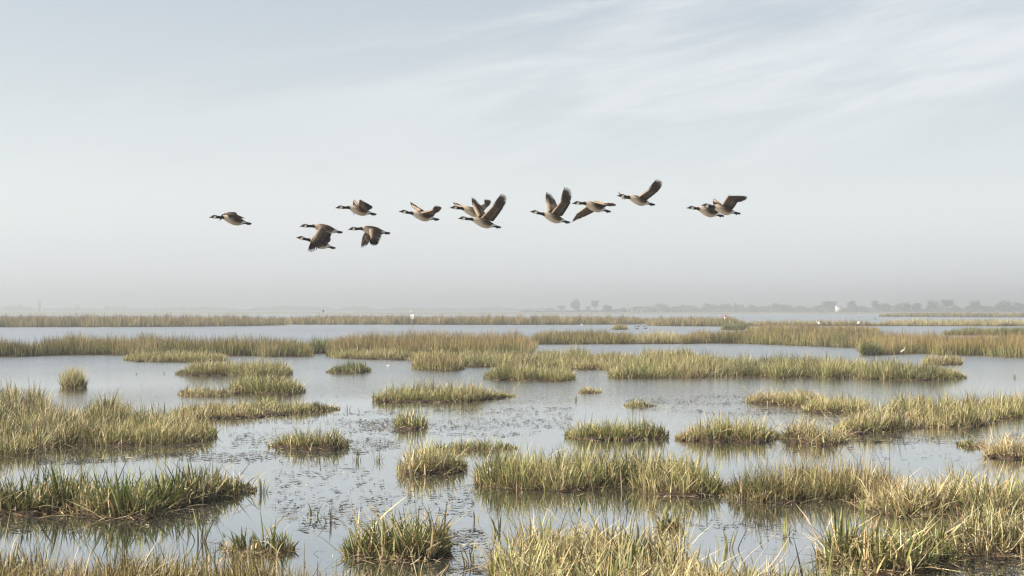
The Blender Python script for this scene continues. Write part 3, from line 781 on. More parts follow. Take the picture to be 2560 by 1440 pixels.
for poly, cnt, thr in patches:
    pa = np.array(poly, float)
    lo, hi = pa.min(0), pa.max(0)
    px = rng.uniform(lo[0], hi[0], cnt * 6); py = rng.uniform(lo[1], hi[1], cnt * 6)
    ok = in_poly(px, py, poly); px, py = px[ok], py[ok]
    g = G(px, py)
    d = noise2(g[:, 0] * 0.40, g[:, 1] * 0.75, 5)
    ok = d + 0.10 * rng.normal(size=len(d)) > thr
    g = g[ok][:int(cnt * 0.78)]
    n = len(g)
    ln = rng.lognormal(math.log(0.06), 0.75, n); wd = np.minimum(ln, 0.12) * rng.uniform(0.06, 0.26, n)
    a = rng.random(n) * 2 * math.pi
    ux, uy = np.cos(a), np.sin(a)
    z = 0.006 + 0.010 * rng.random(n)
    bend = rng.normal(0, 0.25, n)
    V = np.zeros((n, 6, 3))
    for q, (s_, t_) in enumerate([(-0.5, 0), (-0.15, -0.5), (-0.15, 0.5), (0.2, -0.45), (0.2, 0.45), (0.5, 0)]):
        k_ = bend * (s_ * s_)
        V[:, q, 0] = g[:, 0] + ln * s_ * ux - (wd * t_ + ln * k_) * uy
        V[:, q, 1] = g[:, 1] + ln * s_ * uy + (wd * t_ + ln * k_) * ux
        V[:, q, 2] = z + 0.012 * rng.random(n) * (rng.random(n) < 0.4)
    F = np.array([(0, 1, 2), (1, 3, 4), (1, 4, 2), (3, 5, 4)])
    wf.append((F[None] + (np.arange(n) * 6)[:, None, None]).reshape(-1, 3) + off)
    wv.append(V.reshape(-1, 3)); off += n * 6
    c = pick(np.array([(0.03, 0.027, 0.022), (0.05, 0.042, 0.03), (0.08, 0.065, 0.04), (0.022, 0.021, 0.02)]), n, 0.2)
    lt = rng.random(n) < 0.05
    c[lt] = pick(STRAW, int(lt.sum())) * 0.6
    wc.append(np.repeat(c, 6, 0))
stem_px = [(rng.uniform(520, 2500), rng.uniform(1000, 1430)) for _ in range(260)]
sp_ = np.array(stem_px); g = G(sp_[:, 0], sp_[:, 1]); g[:, 2] = 0.01
ns_ = len(g); cm = pick(np.concatenate([BROWN * 0.7, STRAW * 0.7, BROWN]), ns_)
v, f, c = blades(g, rng.random(ns_) * 2 * math.pi, rng.uniform(1.45, 1.57, ns_), rng.normal(0, 0.05, ns_), rng.lognormal(math.log(0.22), 0.5, ns_), rng.uniform(0.006, 0.014, ns_), cm, cm, cm, 3)
v[:, 2] = np.maximum(v[:, 2], 0.007)
wf.append(f + off); wv.append(v); wc.append(c); off += len(v)
o = link('floating_weed', mesh_np('floating_weed', np.concatenate(wv), np.concatenate(wf), np.concatenate(wc)), M_WEED)
o['kind'] = 'stuff'; o['label'] = 'dark scraps of dead leaves and weed floating on the shallow water'; o['category'] = 'floating weed'

# ------------------------------------------------------------------ geese in flight
def cat_interp(t, tk, vk):
    """monotone-ish cubic interpolation of control values"""
    vk = np.asarray(vk, float); tk = np.asarray(tk, float)
    m = np.gradient(vk, tk, axis=0)
    i = np.clip(np.searchsorted(tk, t, side='right') - 1, 0, len(tk) - 2)
    hh = (tk[i + 1] - tk[i]); q = (t - tk[i]) / hh
    if vk.ndim > 1:
        hh = hh[:, None]; q = q[:, None]
    h00, h10, h01, h11 = 2 * q**3 - 3 * q**2 + 1, q**3 - 2 * q**2 + q, -2 * q**3 + 3 * q**2, q**3 - q**2
    return h00 * vk[i] + h10 * hh * m[i] + h01 * vk[i + 1] + h11 * hh * m[i + 1]

def smooth(x, a, b_):
    q = np.clip((x - a) / (b_ - a), 0, 1)
    return q * q * (3 - 2 * q)

def wing(root, rootloc, kp, near, D, xN, yaw, ppm, gcol):
    sg = -1.0 if near else 1.0
    ty = math.tan(yaw)
    S, W_, P, R, Q = [np.array(kp[k], float) for k in 'SWPRQ']
    K_ = np.array(kp.get('K', 0.5 * (P + Q) + 0.12 * (0.5 * (P + Q) - W_)), float)
    base = lambda p: (p[0] - xN) / ppm * ty
    dS = base(S) + sg * 0.055
    L1, L2 = kp.get('L1', 0.38), kp.get('L2', 0.42)
    l1 = np.linalg.norm(W_ - S) / ppm; l2 = np.linalg.norm(P - W_) / ppm
    dW = dS + sg * math.sqrt(max(L1 * L1 - l1 * l1, 0.004))
    dP = dW + kp.get('ps', sg) * math.sqrt(max(L2 * L2 - l2 * l2, 0.0015)) * kp.get('pf', 0.8)
    dR = base(R) + sg * 0.06
    dQ = dW + kp.get('qd', 0.0)
    dK = 0.55 * dP + 0.45 * dQ
    P3 = lambda p, d: AT(p[0], p[1], D + d).reshape(3) - rootloc
    S, W_, P, R, Q, K_ = P3(S, dS), P3(W_, dW), P3(P, dP), P3(R, dR), P3(Q, dQ), P3(K_, dK)
    # feathers: (root point, tip point, width, kind)
    fe = []
    ns, npr = 13, 10
    Hh = W_ + 0.30 * (P - W_)
    def trail_arm(q):   # trailing edge of the arm
        return R + (Q - R) * q + 0.02 * (R - S) * math.sin(math.pi * q)
    def trail_hand(q):  # Q -> K -> P, through K
        c = 2 * K_ - 0.5 * (P + Q)
        return (1 - q)**2 * Q + 2 * q * (1 - q) * c + q * q * P
    for i in range(ns):
        q = (i + 0.5) / ns
        fe.append((S + (W_ - S) * q, trail_arm(q), 0.062, 's', q))
    for i in range(npr):
        q = (i + 0.3) / (npr - 0.7)
        fe.append((W_ + (Hh - W_) * q, trail_hand(q), 0.058 - 0.022 * q, 'p', q))
    nrm_avg = np.cross(W_ - S, R - S) if near else np.cross(R - S, W_ - S)
    nrm_avg = nrm_avg / (np.linalg.norm(nrm_avg) + 1e-9)
    V, F, C = [], [], []
    for i, (a, b_, wd, kd, q) in enumerate(fe):
        ax = b_ - a; ln = np.linalg.norm(ax) + 1e-9; ax = ax / ln
        nb = fe[min(i + 1, len(fe) - 1)][1] - fe[max(i - 1, 0)][1]
        sd_ = nb - ax * np.dot(nb, ax)
        if np.linalg.norm(sd_) < 1e-5:
            sd_ = np.cross(nrm_avg, ax)
        sd_ /= np.linalg.norm(sd_)
        nr = np.cross(sd_, ax)
        if np.dot(nr, nrm_avg) < 0:
            nr = -nr
        st_ = [0.0, 0.35, 0.62, 0.82, 0.94, 1.0]
        if kd == 'p' and q > 0.35:      # notched outer primaries: fingers
            prof = [0.8, 1.0, 0.85, 0.42, 0.32, 0.05]
        else:
            prof = [0.8, 1.0, 1.0, 1.0, 0.75, 0.1]
        o0 = len(V)
        vdark = np.array([0.016, 0.014, 0.013]) * rng.uniform(0.8, 1.3)
        if kd == 's':
            vdark = np.array([0.026, 0.02, 0.016]) * rng.uniform(0.7, 1.4)
        brn = np.array([0.13, 0.085, 0.055])
        pale = np.array([0.34, 0.25, 0.17])
        for s_, pw in zip(st_, prof):
            c0 = a + ax * ln * s_ + nr * (0.0016 * (i % 4) - 0.05 * ln * math.sin(math.pi * s_) * 0.35)
            for e in (-1, 0, 1):
                tw_ = 0.006 * e                     # feathers overlap like tiles
                V.append(c0 + sd_ * (0.5 * wd * pw * e) + nr * tw_)
                dk = 1 - 0.35 * smooth(s_, 0.5, 1.0) * (kd == 's')
                if kd == 's':
                    cc = vdark * dk + (pale - vdark) * (0.55 if e == 0 and s_ < 0.8 else 0.05)
                else:
                    cc = vdark + (brn - vdark) * (0.35 if e == 0 and s_ < 0.9 else 0.06)
                C.append(cc)
        for j in range(len(st_) - 1):
            for e in range(2):
                p0 = o0 + j * 3 + e
                F += [(p0, p0 + 1, p0 + 4), (p0, p0 + 4, p0 + 3)]
    # arm and coverts: a closed, tapering shell, light brown above and dark below
    rows, colsn = 26, 7
    up, dn, cu, cd = [], [], [], []
    for r_ in range(rows):
        q = r_ / (rows - 1)
        if q < 0.6:
            qq = q / 0.6
            le, te = S + (W_ - S) * qq, trail_arm(qq); fr = 0.52 - 0.02 * qq
        else:
            qq = (q - 0.6) / 0.4
            le = W_ + (P - W_) * 0.34 * qq
            te = trail_hand(qq * 0.92); fr = 0.50 - 0.22 * qq
        ch = te - le
        if r_ == 0:
            span = (W_ - S)
        else:
            span = le - ple if np.linalg.norm(le - ple) > 1e-5 else span
        ple = le
        nr = np.cross(span, ch) if near else np.cross(ch, span)
        nn = np.linalg.norm(nr)
        nr = nr / nn if nn > 1e-9 else nrm_avg
        if np.dot(nr, nrm_avg) < 0:
            nr = -nr
        thick = 0.020 * (1 - 0.75 * q)
        jit = 1 + 0.10 * rng.normal()
        for k_ in range(colsn):
            s_ = k_ / (colsn - 1)
            pth = le + ch * fr * (s_ * jit if k_ == colsn - 1 else s_)
            tk = thick * (1 - s_)**0.5 * (0.4 if k_ == 0 else 1.0)
            camb = 0.016 * math.sin(math.pi * s_)
            up.append(pth + nr * (tk + camb + 0.009)); dn.append(pth + nr * (camb - tk - 0.012))
            scal = 1 + 0.42 * math.sin(r_ * 2.1 + k_ * 2.6) + rng.normal(0, 0.16)
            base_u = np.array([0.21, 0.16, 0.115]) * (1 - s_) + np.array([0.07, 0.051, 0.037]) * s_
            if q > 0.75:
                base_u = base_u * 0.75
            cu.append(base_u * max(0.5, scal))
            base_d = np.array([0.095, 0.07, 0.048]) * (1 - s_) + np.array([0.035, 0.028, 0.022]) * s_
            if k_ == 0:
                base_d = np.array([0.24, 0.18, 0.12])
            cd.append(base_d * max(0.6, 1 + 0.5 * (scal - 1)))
    n_ = len(up); VC = np.array(up + dn); CC = np.array(cu + cd); FC = []
    for r_ in range(rows - 1):
        for k_ in range(colsn - 1):
            a0 = r_ * colsn + k_
            FC += [(a0, a0 + 1, a0 + colsn + 1), (a0, a0 + colsn + 1, a0 + colsn)]
            b0 = a0 + n_
            FC += [(b0, b0 + colsn + 1, b0 + 1), (b0, b0 + colsn, b0 + colsn + 1)]
        for k_ in (0, colsn - 1):
            a0 = r_ * colsn + k_
            FC += [(a0, a0 + colsn, a0 + n_ + colsn), (a0, a0 + n_ + colsn, a0 + n_)]
    for r_ in (0, rows - 1):
        for k_ in range(colsn - 1):
            a0 = r_ * colsn + k_
            FC += [(a0, a0 + n_, a0 + n_ + 1), (a0, a0 + n_ + 1, a0 + 1)]
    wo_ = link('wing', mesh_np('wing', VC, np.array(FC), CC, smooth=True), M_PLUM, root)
    fo = link('flight_feathers', mesh_np('flight_feathers', np.array(V), np.array(F), np.array(C)), M_FEATH, wo_)
    fo['kind'] = 'stuff'

def goose(label, B, Nk, T, near, far, dD=0.0, yaw=24.0, fat=1.0):
    D = 31.0 + dD
    ppm = FPX / D; yaw = math.radians(yaw); ty = math.tan(yaw)
    B, Nk, T = [np.array(p, float) for p in (B, Nk, T)]
    xN = Nk[0]
    mid = 0.5 * (Nk + T)
    rl = AT(mid[0], mid[1], D + (mid[0] - xN) / ppm * ty).reshape(3)
    root = empty('canada_goose', rl, label, 'goose', 'geese flying over the marsh')
    e1 = (Nk - B) / np.linalg.norm(Nk - B); ln1 = np.linalg.norm(Nk - B)
    e2 = (T - Nk) / np.linalg.norm(T - Nk); ln2 = np.linalg.norm(T - Nk)
    up1, up2 = np.array([e1[1], -e1[0]]), np.array([e2[1], -e2[0]])
    if up1[1] > 0: up1 = -up1
    if up2[1] > 0: up2 = -up2
    # control points: centre (px), vertical radius, sideways radius; t in px of arc length
    lb = ln2 - 17.0
    ctl = [(5.0, B + e1 * 5.0 + up1 * 1.2, 1.9, 1.7), (7.5, B + e1 * 7.5 + up1 * 1.6, 2.9, 2.5), (11, B + e1 * 11 + up1 * 1.7, 4.3, 3.4), (14.5, B + e1 * 14.5 + up1 * 1.5, 4.5, 3.5),
           (18, B + e1 * 18 + up1 * 1.0, 3.9, 3.2), (22, B + e1 * 22 + up1 * 0.4, 3.3, 3.0), (0.5 * (22 + ln1), B + e1 * 0.5 * (22 + ln1), 3.3, 3.1),
           (ln1 - 4, B + e1 * (ln1 - 4), 4.0, 3.8), (ln1, Nk, 5.3, 5.0)]
    for s_, rv, rh, dn_ in [(.09, 7.2, 6.8, 0.2), (.2, 8.9, 8.6, 0.6), (.36, 10.5, 9.8, 1.2), (.54, 11.2, 10.4, 1.7), (.70, 10.2, 9.4, 1.6), (.84, 7.4, 7.0, 1.1), (.95, 4.7, 5.0, 0.4), (1.04, 3.0, 4.2, 0.0)]:
        ctl.append((ln1 + s_ * lb, Nk + e2 * s_ * lb - up2 * dn_, rv * fat, rh * fat))
    tk = np.array([c[0] for c in ctl]); ck = np.array([c[1] for c in ctl]); rk = np.array([(c[2], c[3]) for c in ctl])
    nr_, ks = 110, 30
    tt = np.linspace(tk[0], tk[-1], nr_)
    cc = cat_interp(tt, tk, ck); rr = cat_interp(tt, tk, rk)
    p3 = AT(cc[:, 0], cc[:, 1], D + (cc[:, 0] - xN) / ppm * ty)
    tg = np.gradient(p3, axis=0); tg /= np.linalg.norm(tg, axis=1)[:, None]
    sd_ = np.cross(tg, np.array([0, 0, 1.0])); sd_ /= np.linalg.norm(sd_, axis=1)[:, None]
    upv = np.cross(sd_, tg)
    ang = np.arange(ks) * 2 * math.pi / ks
    rings, cols = [], []
    blk = np.array([0.014, 0.014, 0.015])
    for i in range(nr_):
        a = ang
        rv, rh = rr[i] / ppm
        sq = 1.0 + 0.04 * np.cos(4 * a)
        rings.append(p3[i] - rl + (sq * np.cos(a))[:, None] * upv[i] * rv + (sq * np.sin(a))[:, None] * sd_[i] * rh)
        t_ = tt[i]; hgt = np.cos(a)                    # 1 on the back, -1 under the belly
        s_ = (t_ - ln1) / lb
        jag = rng.normal(0, 1, ks)
        # breast, flank, back, vent
        breast = np.array([0.45, 0.375, 0.285]); flank = np.array([0.085, 0.058, 0.036]); back = np.array([0.11, 0.075, 0.052]); vent = np.array([0.62, 0.60, 0.54]); belly = np.array([0.34, 0.28, 0.205])
        f1 = smooth(s_ + 0.12 * hgt, 0.14, 0.55) * smooth(hgt, -0.90, -0.15)
        c = breast * (1 - f1[:, None]) + flank * f1[:, None]
        f2 = smooth(hgt, 0.35, 0.8) * smooth(s_, 0.02, 0.3)
        c = c * (1 - f2[:, None]) + back * f2[:, None]
        f3 = smooth(-hgt, 0.3, 0.85) * smooth(s_, 0.25, 0.6)
        c = c * (1 - f3[:, None]) + belly * f3[:, None]
        bar = 1 + (0.30 * math.sin(t_ * 2.4) * smooth(hgt, -0.6, 0.2) + 0.16 * jag) * smooth(s_, 0.1, 0.35)
        c = c * bar[:, None]
        f4 = smooth(s_ - 0.05 * hgt * 2 + 0.02 * jag, 0.82, 0.88) * (hgt < 0.55)
        c = c * (1 - f4[:, None]) + vent * f4[:, None]
        f5 = smooth(s_, 0.72, 0.84) * smooth(hgt, 0.45, 0.6)
        c = c * (1 - f5[:, None]) + np.array([0.035, 0.03, 0.028]) * f5[:, None]
        f6 = 1 - smooth(t_ - ln1 + 0.5 * jag + 1.6 * hgt, -1.6, -0.4)         # the black stocking
        c = c * (1 - f6[:, None]) + blk * f6[:, None]
        if 9.5 < t_ < 17.0:                                                 # white chin strap, cheeks and throat
            top_ = 0.55 if t_ > 12 else 0.2 - 0.6 * (12 - t_) / 2.5
            f7 = (smooth(top_ - hgt, -0.10, 0.05))
            c = c * (1 - f7[:, None]) + np.array([0.70, 0.64, 0.50]) * f7[:, None]
        elif t_ <= 9.5:
            c = 0 * c + np.array([0.045, 0.036, 0.03])
        cols.append(c)
    v, f = loft(rings)
    colr = np.concatenate(cols + [cols[0][:1], cols[-1][:1]])
    link('body', mesh_np('body', v, f, np.clip(colr, 0.008, 0.9), smooth=True), M_PLUM, root)
    # bill
    tb_ = np.linspace(0.0, 6.4, 7); rb = np.array([0.35, 0.8, 1.1, 1.35, 1.6, 1.85, 2.1])
    cb = np.array([B + e1 * q + up1 * (0.2 + 0.17 * q) for q in tb_])
    b3 = AT(cb[:, 0], cb[:, 1], D + (cb[:, 0] - xN) / ppm * ty) - rl
    v, f = tube(b3, rb / ppm, 10)
    link('bill', mesh_np('bill', v, f, smooth=True), M_BILL, root)
    # eye on the near side
    for sg in (-1, 1):
        ec = AT(*(B + e1 * 10.2 + up1 * 3.6), D + (B[0] + 10.2 - xN) / ppm * ty + sg * 2.6 / ppm).reshape(3) - rl
        a8 = np.linspace(0, math.pi, 5)
        rg = [ec + np.stack([0.011 * math.sin(q) * np.cos(ang[::5]), np.full(6, -0.011 * math.cos(q)), 0.011 * math.sin(q) * np.sin(ang[::5])], -1) for q in a8]
        v, f = loft(rg, cap=False)
        link('eye', mesh_np('eye', v, f, smooth=True), M_BILL, root)
    # tail: a fan of overlapping black feathers, white band above its root
    TV, TF, TC = [], [], []
    tb0 = Nk + e2 * (lb - 1.0)
    a3 = AT(tb0[0], tb0[1], D + (tb0[0] - xN) / ppm * ty).reshape(3) - rl
    z3 = AT(T[0], T[1], D + (T[0] - xN) / ppm * ty).reshape(3) - rl
    ax = z3 - a3; lt_ = np.linalg.norm(ax); ax /= lt_
    sdx = np.cross(ax, (0, 0, 1.0)); sdx /= np.linalg.norm(sdx); uz = np.cross(sdx, ax)
    for i in range(9):
        q = (i - 4) / 4
        d = ax * math.cos(q * 0.38) + sdx * math.sin(q * 0.38) - uz * (0.24 * q * q - 0.05)
        d /= np.linalg.norm(d); s2_ = np.cross(d, uz)
        ln_ = lt_ * (1.0 - 0.10 * q * q) * rng.uniform(0.93, 1.0)
        o0 = len(TV)
        st_ = [0, .3, .6, .85, 1.0]; pw = [0.8, 1, 1.1, 1, 0.35]
        for s_, p_ in zip(st_, pw):
            for e, (ee, hz) in enumerate(((-1, 0.0), (0, 0.016 * (1 - 0.4 * s_)), (1, 0.0), (0, -0.018 * (1 - 0.5 * s_)))):
                TV.append(a3 + d * ln_ * s_ + s2_ * 0.018 * p_ * ee + uz * (hz + 0.002 * (i % 3)))
                TC.append(np.array([0.7, 0.66, 0.58]) if (s_ < 0.2 and e != 3) else np.array([0.018, 0.016, 0.015]))
        for j in range(4):
            for e in range(4):
                p0, p1 = o0 + j * 4 + e, o0 + j * 4 + (e + 1) % 4
                TF += [(p0, p1, p1 + 4), (p0, p1 + 4, p0 + 4)]
        TF += [(o0 + 16, o0 + 17, o0 + 18), (o0 + 16, o0 + 18, o0 + 19)]
    tl = link('tail', mesh_np('tail', np.array(TV), np.array(TF), np.array(TC)), M_PLUM, root)
    tl['kind'] = 'stuff'
    # feet tucked under the tail
    for sg in (-1, 1):
        q0 = Nk + e2 * lb * 0.84 - up2 * 4.5; q1 = Nk + e2 * (lb + 3) - up2 * 2.0; q2 = Nk + e2 * (lb + 11) - up2 * 2.2
        pt = np.array([AT(*q, D + (q[0] - xN) / ppm * ty + sg * 0.035).reshape(3) - rl for q in (q0, 0.5 * (q0 + q1), q1, 0.5 * (q1 + q2), q2)])
        v, f = tube(pt, [0.012, 0.012, 0.016, 0.026, 0.010], 8)
        link('foot', mesh_np('foot', v, f, smooth=True), M_BILL, root)
    for kp, nr2 in ((near, True), (far, False)):
        if kp:
            wing(root, rl, kp, nr2, D, xN, yaw, ppm, None)
    return root

goose('foremost goose at the far left with wings half folded over its back', (523, 544), (560, 543), (629, 560),
      dict(S=(583, 531), W=(569, 531), P=(613, 546), Q=(574, 544), R=(604, 551), K=(594, 546), ps=-1, pf=0.3),
      dict(S=(573, 532), W=(563, 536), P=(548, 553), Q=(556, 536), R=(575, 536), L2=0.3))
goose('upper goose of the overlapping left pair, near wing swept down', (749, 566.5), (787, 565), (857, 581.5),
      dict(S=(799, 568), W=(786, 589), P=(769, 628), K=(786, 629), Q=(812, 610), R=(830, 586), pf=0.4),
      dict(S=(800, 568), W=(794, 590), P=(806, 616), Q=(822, 602), R=(828, 588)))
goose('lower goose half hidden behind the swept wing of the left pair', (740, 594.5), (776, 600), (839, 621),
      dict(S=(797, 603), W=(804, 592), P=(826, 594), Q=(822, 606), R=(816, 611), pf=0.2),
      dict(S=(797, 602), W=(800, 588), P=(812, 592), Q=(814, 600), R=(812, 606), pf=0.2), dD=1.6)
goose('goose above the left pair with one arched wing and dark fingers below its breast', (838, 520.5), (875, 518.5), (941, 536.5),
      dict(S=(896, 514), W=(899, 500.5), P=(931, 517), K=(929, 522), Q=(920, 526), R=(914, 528), pf=0.2, ps=1),
      dict(S=(893, 511), W=(884, 499), P=(882, 537), K=(887, 536), Q=(893, 528), R=(895, 515), pf=0.3))
goose('goose with near wing fanned straight down, right of the left pair', (870, 574.5), (907, 571), (976, 583.5),
      dict(S=(923, 572), W=(926, 590), P=(925, 611), K=(936, 615), Q=(947, 608), R=(958, 581), pf=0.3, L2=0.3),
      dict(S=(914, 576), W=(908, 588), P=(902, 621), K=(912, 618), Q=(922, 608), R=(930, 586), pf=0.4))
goose('goose gliding left of centre with both wings raised shallowly', (997, 529.5), (1033, 533), (1098, 549.5),
      dict(S=(1051, 532), W=(1080, 525.5), P=(1091, 514), K=(1104, 521), Q=(1088, 534), R=(1083, 541), pf=0.5),
      dict(S=(1050, 528), W=(1031, 517), P=(1026, 505), K=(1036, 511), Q=(1046, 519), R=(1060, 527), pf=0.6))
goose('goose partly hidden behind the one with tall raised wings at centre', (1124, 520), (1159, 521), (1224, 541),
      dict(S=(1186, 521), W=(1211, 509), P=(1214, 498), K=(1228, 505), Q=(1213, 523), R=(1207, 530), pf=0.5),
      dict(S=(1166, 519), W=(1140, 515), P=(1132, 505), K=(1147, 510), Q=(1159, 517), R=(1176, 521), pf=0.5), dD=1.7)
goose('goose at centre with tall wings raised in a wide V', (1145, 546.5), (1183, 548), (1252, 569),
      dict(S=(1205, 543), W=(1232, 516), P=(1255, 484), K=(1267, 496), Q=(1257, 521), R=(1234, 553), pf=0.6),
      dict(S=(1195, 543), W=(1183, 518), P=(1180, 493), K=(1195, 504), Q=(1209, 527), R=(1215, 540), pf=0.6), dD=-0.4)
goose('goose right of centre with spread wing feathers held nearly upright', (1324.5, 529.5), (1361, 535.5), (1425, 557),
      dict(S=(1380, 531), W=(1402, 505), P=(1412, 467), K=(1428, 478), Q=(1426, 508), R=(1406, 540), pf=0.6),
      dict(S=(1370, 532), W=(1366, 511), P=(1366, 480), K=(1382, 490), Q=(1393, 513), R=(1389, 526), pf=0.6))
goose('goose with its far wing stretched down to the left, dark beneath', (1430, 509.5), (1465, 508), (1527, 530),
      dict(S=(1484, 503.5), W=(1510, 510), P=(1534, 508.5), K=(1539, 514), Q=(1516, 513.5), R=(1512, 519), pf=0.5),
      dict(S=(1468, 514), W=(1446, 531), P=(1428, 556), K=(1438, 553), Q=(1463, 541), R=(1490, 528), pf=0.5))
goose('highest goose of the flock, one long wing raised to the right', (1542, 490), (1575, 493), (1637, 512.5),
      dict(S=(1597, 491), W=(1621, 475), P=(1642, 448), K=(1656, 458), Q=(1645, 478), R=(1618, 500), pf=0.6),
      dict(S=(1583, 493), W=(1556, 495), P=(1546, 479), K=(1550, 485), Q=(1562, 497.5), R=(1580, 498), pf=0.4))
goose('lower goose of the rearmost pair on the right, wings tucked back', (1716, 520.5), (1748, 521.5), (1810, 541),
      dict(S=(1768, 518), W=(1772, 514), P=(1797, 530), K=(1796, 532), Q=(1790, 533), R=(1784, 529), pf=0.2, ps=1),
      dict(S=(1768, 517), W=(1760, 513), P=(1778, 512), K=(1779, 515), Q=(1774, 517), R=(1772, 519), pf=0.3), dD=1.4)
goose('rearmost goose on the right, wing bent and trailing level behind it', (1753, 513.5), (1787, 517), (1850, 534.5),
      dict(S=(1806, 511), W=(1819, 491), P=(1868, 491), K=(1865, 500), Q=(1844, 505), R=(1832, 523), pf=0.2),
      dict(S=(1804, 511), W=(1784, 497), P=(1785, 513), K=(1790, 514), Q=(1794, 513), R=(1798, 513), pf=0.3, L2=0.3))

# ------------------------------------------------------------------ small birds of the marsh
def bird(name, label, cat, x, y, body_len, color, pose, facing=-1, group=None, dist=None, zoff=0.0, neck=None, legs=0.0, dark=None):
    """a small whole bird: one lofted body; facing -1 looks left"""
    if dist is None:
        c0 = G(np.array([x], float), np.array([y], float))[0]
    else:
        c0 = AT(np.array([x], float), np.array([y], float), dist)[0]
    root = empty(name, c0, label, cat, group)
    L_ = body_len
    # spine from the tail forward (x forward, z up), radius
    if pose == 'swim':
        sp = [(-.55, .16, .02), (-.42, .14, .07), (-.15, .10, .16), (.15, .10, .16), (.32, .16, .10), (.38, .30, .055), (.42, .42, .065), (.50, .43, .06), (.60, .40, .025), (.68, .39, .01)]
        color_split = 4
    elif pose == 'stand_goose':
        sp = [(-.55, .42, .03), (-.40, .44, .09), (-.12, .46, .17), (.14, .50, .16), (.28, .60, .09), (.30, .78, .05), (.33, .95, .05), (.40, 1.0, .06), (.50, .97, .03), (.57, .95, .01)]
        color_split = 4
    elif pose == 'heron':
        sp = [(-.45, .60, .03), (-.30, .70, .10), (-.05, .85, .17), (.16, .98, .13), (.22, 1.10, .07), (.18, 1.22, .055), (.20, 1.34, .08), (.28, 1.36, .07), (.44, 1.30, .025), (.58, 1.26, .008)]
        color_split = 4
    elif pose == 'preen':
        sp = [(-.40, .30, .03), (-.30, .34, .13), (-.05, .42, .23), (.18, .50, .20), (.32, .64, .10), (.30, .82, .06), (.20, .92, .06), (.10, .86, .06), (.02, .74, .03), (-.02, .66, .01)]
        color_split = 4
    else:   # fly
        sp = [(-.5, 0, .02), (-.36, 0, .05), (-.1, 0, .09), (.12, 0, .09), (.28, .02, .06), (.36, .03, .05), (.42, .03, .05), (.47, .03, .04), (.52, .02, .02), (.56, .01, .008)]
        color_split = 9
    sp = np.array(sp)
    tt = np.linspace(0, len(sp) - 1, 36)
    q = cat_interp(tt, np.arange(len(sp)), sp)
    pts = np.stack([facing * q[:, 0] * L_, 0 * q[:, 0], q[:, 1] * L_ + zoff], -1)
    v, f = tube(pts, np.maximum(q[:, 2], 0.006) * L_, 12)
    cc = np.tile(np.array(color, float), (len(v), 1))
    if dark is not None:
        for i in range(36):
            if tt[i] > color_split:
                cc[i * 12:(i + 1) * 12] = dark
        cc[-1] = dark
    link('body', mesh_np('body', v, f, cc, smooth=True), M_PLUM, root)
    if legs > 0:
        for s_ in (-1, 1):
            v, f = tube([(facing * 0.02 * L_ + s_ * 0.03 * L_, s_ * 0.05 * L_, sp[2, 1] * L_ * 0.85 + zoff), (facing * -0.02 * L_ + s_ * 0.03 * L_, s_ * 0.05 * L_, sp[2, 1] * L_ * 0.45 + 0.5 * zoff), (facing * 0.02 * L_ + s_ * 0.03 * L_, s_ * 0.05 * L_, -0.02)], 0.022 * L_, 6)
            link('leg', mesh_np('leg', v, f), M_BILL, root)
    if pose == 'fly':
        for s_ in (-1, 1):
            lead = np.array([(facing * .18, s_ * .05, .05), (facing * .22, s_ * .35, .28), (facing * .05, s_ * .8, .36)]) * L_
            trail = np.array([(facing * -.15, s_ * .05, .03), (facing * -.10, s_ * .35, .24), (facing * 0.0, s_ * .82, .35)]) * L_
            V = np.concatenate([lead, trail, lead - (0, 0, .02 * L_), trail - (0, 0, .01 * L_)])
            F = [(0, 1, 4), (0, 4, 3), (1, 2, 5), (1, 5, 4), (6, 10, 7), (6, 9, 10), (7, 11, 8), (7, 10, 11), (0, 6, 7), (0, 7, 1), (1, 7, 8), (1, 8, 2), (3, 4, 10), (3, 10, 9), (4, 5, 11), (4, 11, 10), (2, 8, 11), (2, 11, 5), (0, 3, 9), (0, 9, 6)]
            link('wing', mesh_np('wing', V, np.array(F), np.tile(np.array(color, float), (12, 1))), M_PLUM, root)
    return root
WHT = (0.82, 0.81, 0.78); DUCK = (0.09, 0.07, 0.055); BLK = (0.02, 0.02, 0.02)
bird('white_egret', 'left of two white birds standing by the olive reed strip', 'bird', 2048, 815.8, 0.56, WHT, 'preen', -1, 'white birds on the far reeds', legs=1, zoff=0.24)
bird('white_egret', 'right of two white birds standing by the olive reed strip', 'bird', 2146, 815.8, 0.56, WHT, 'preen', 1, 'white birds on the far reeds', legs=1, zoff=0.30)
bird('wading_bird', 'pale long-legged bird on the mud edge of the right reed bed', 'bird', 2258, 889.5, 0.34, (0.42, 0.41, 0.37), 'heron', 1, legs=1)
bird('canada_goose', 'dark-necked goose standing in the pale sedge at centre', 'goose', 1064, 884, 0.46, (0.36, 0.31, 0.25), 'stand_goose', -1, legs=1, dark=BLK)
for i, (x, y, f_) in enumerate([(1592, 823, -1), (1596, 817, 1), (1614, 822, 1), (1588, 816, -1), (1611, 817, -1)]):
    bird('swimming_duck', ['lowest dark duck of the group beside the lone bush tussock', 'dark duck just behind the lowest one of the group', 'right-hand near duck of the group in the blue channel', 'leftmost small duck of the group in the blue channel', 'right-hand far duck of the group in the blue channel'][i], 'duck', x, y, 0.55 if i < 3 else 0.4, DUCK, 'swim', f_, 'ducks on the blue channel')
bird('white_gull', 'white gull sitting at the foot of the far central reed bed', 'bird', 1455, 812.6, 0.40, WHT, 'swim', -1)
bird('white_gull', 'tiny white gull on the pool below the centre reed beds', 'bird', 970, 915, 0.13, WHT, 'swim', 1)
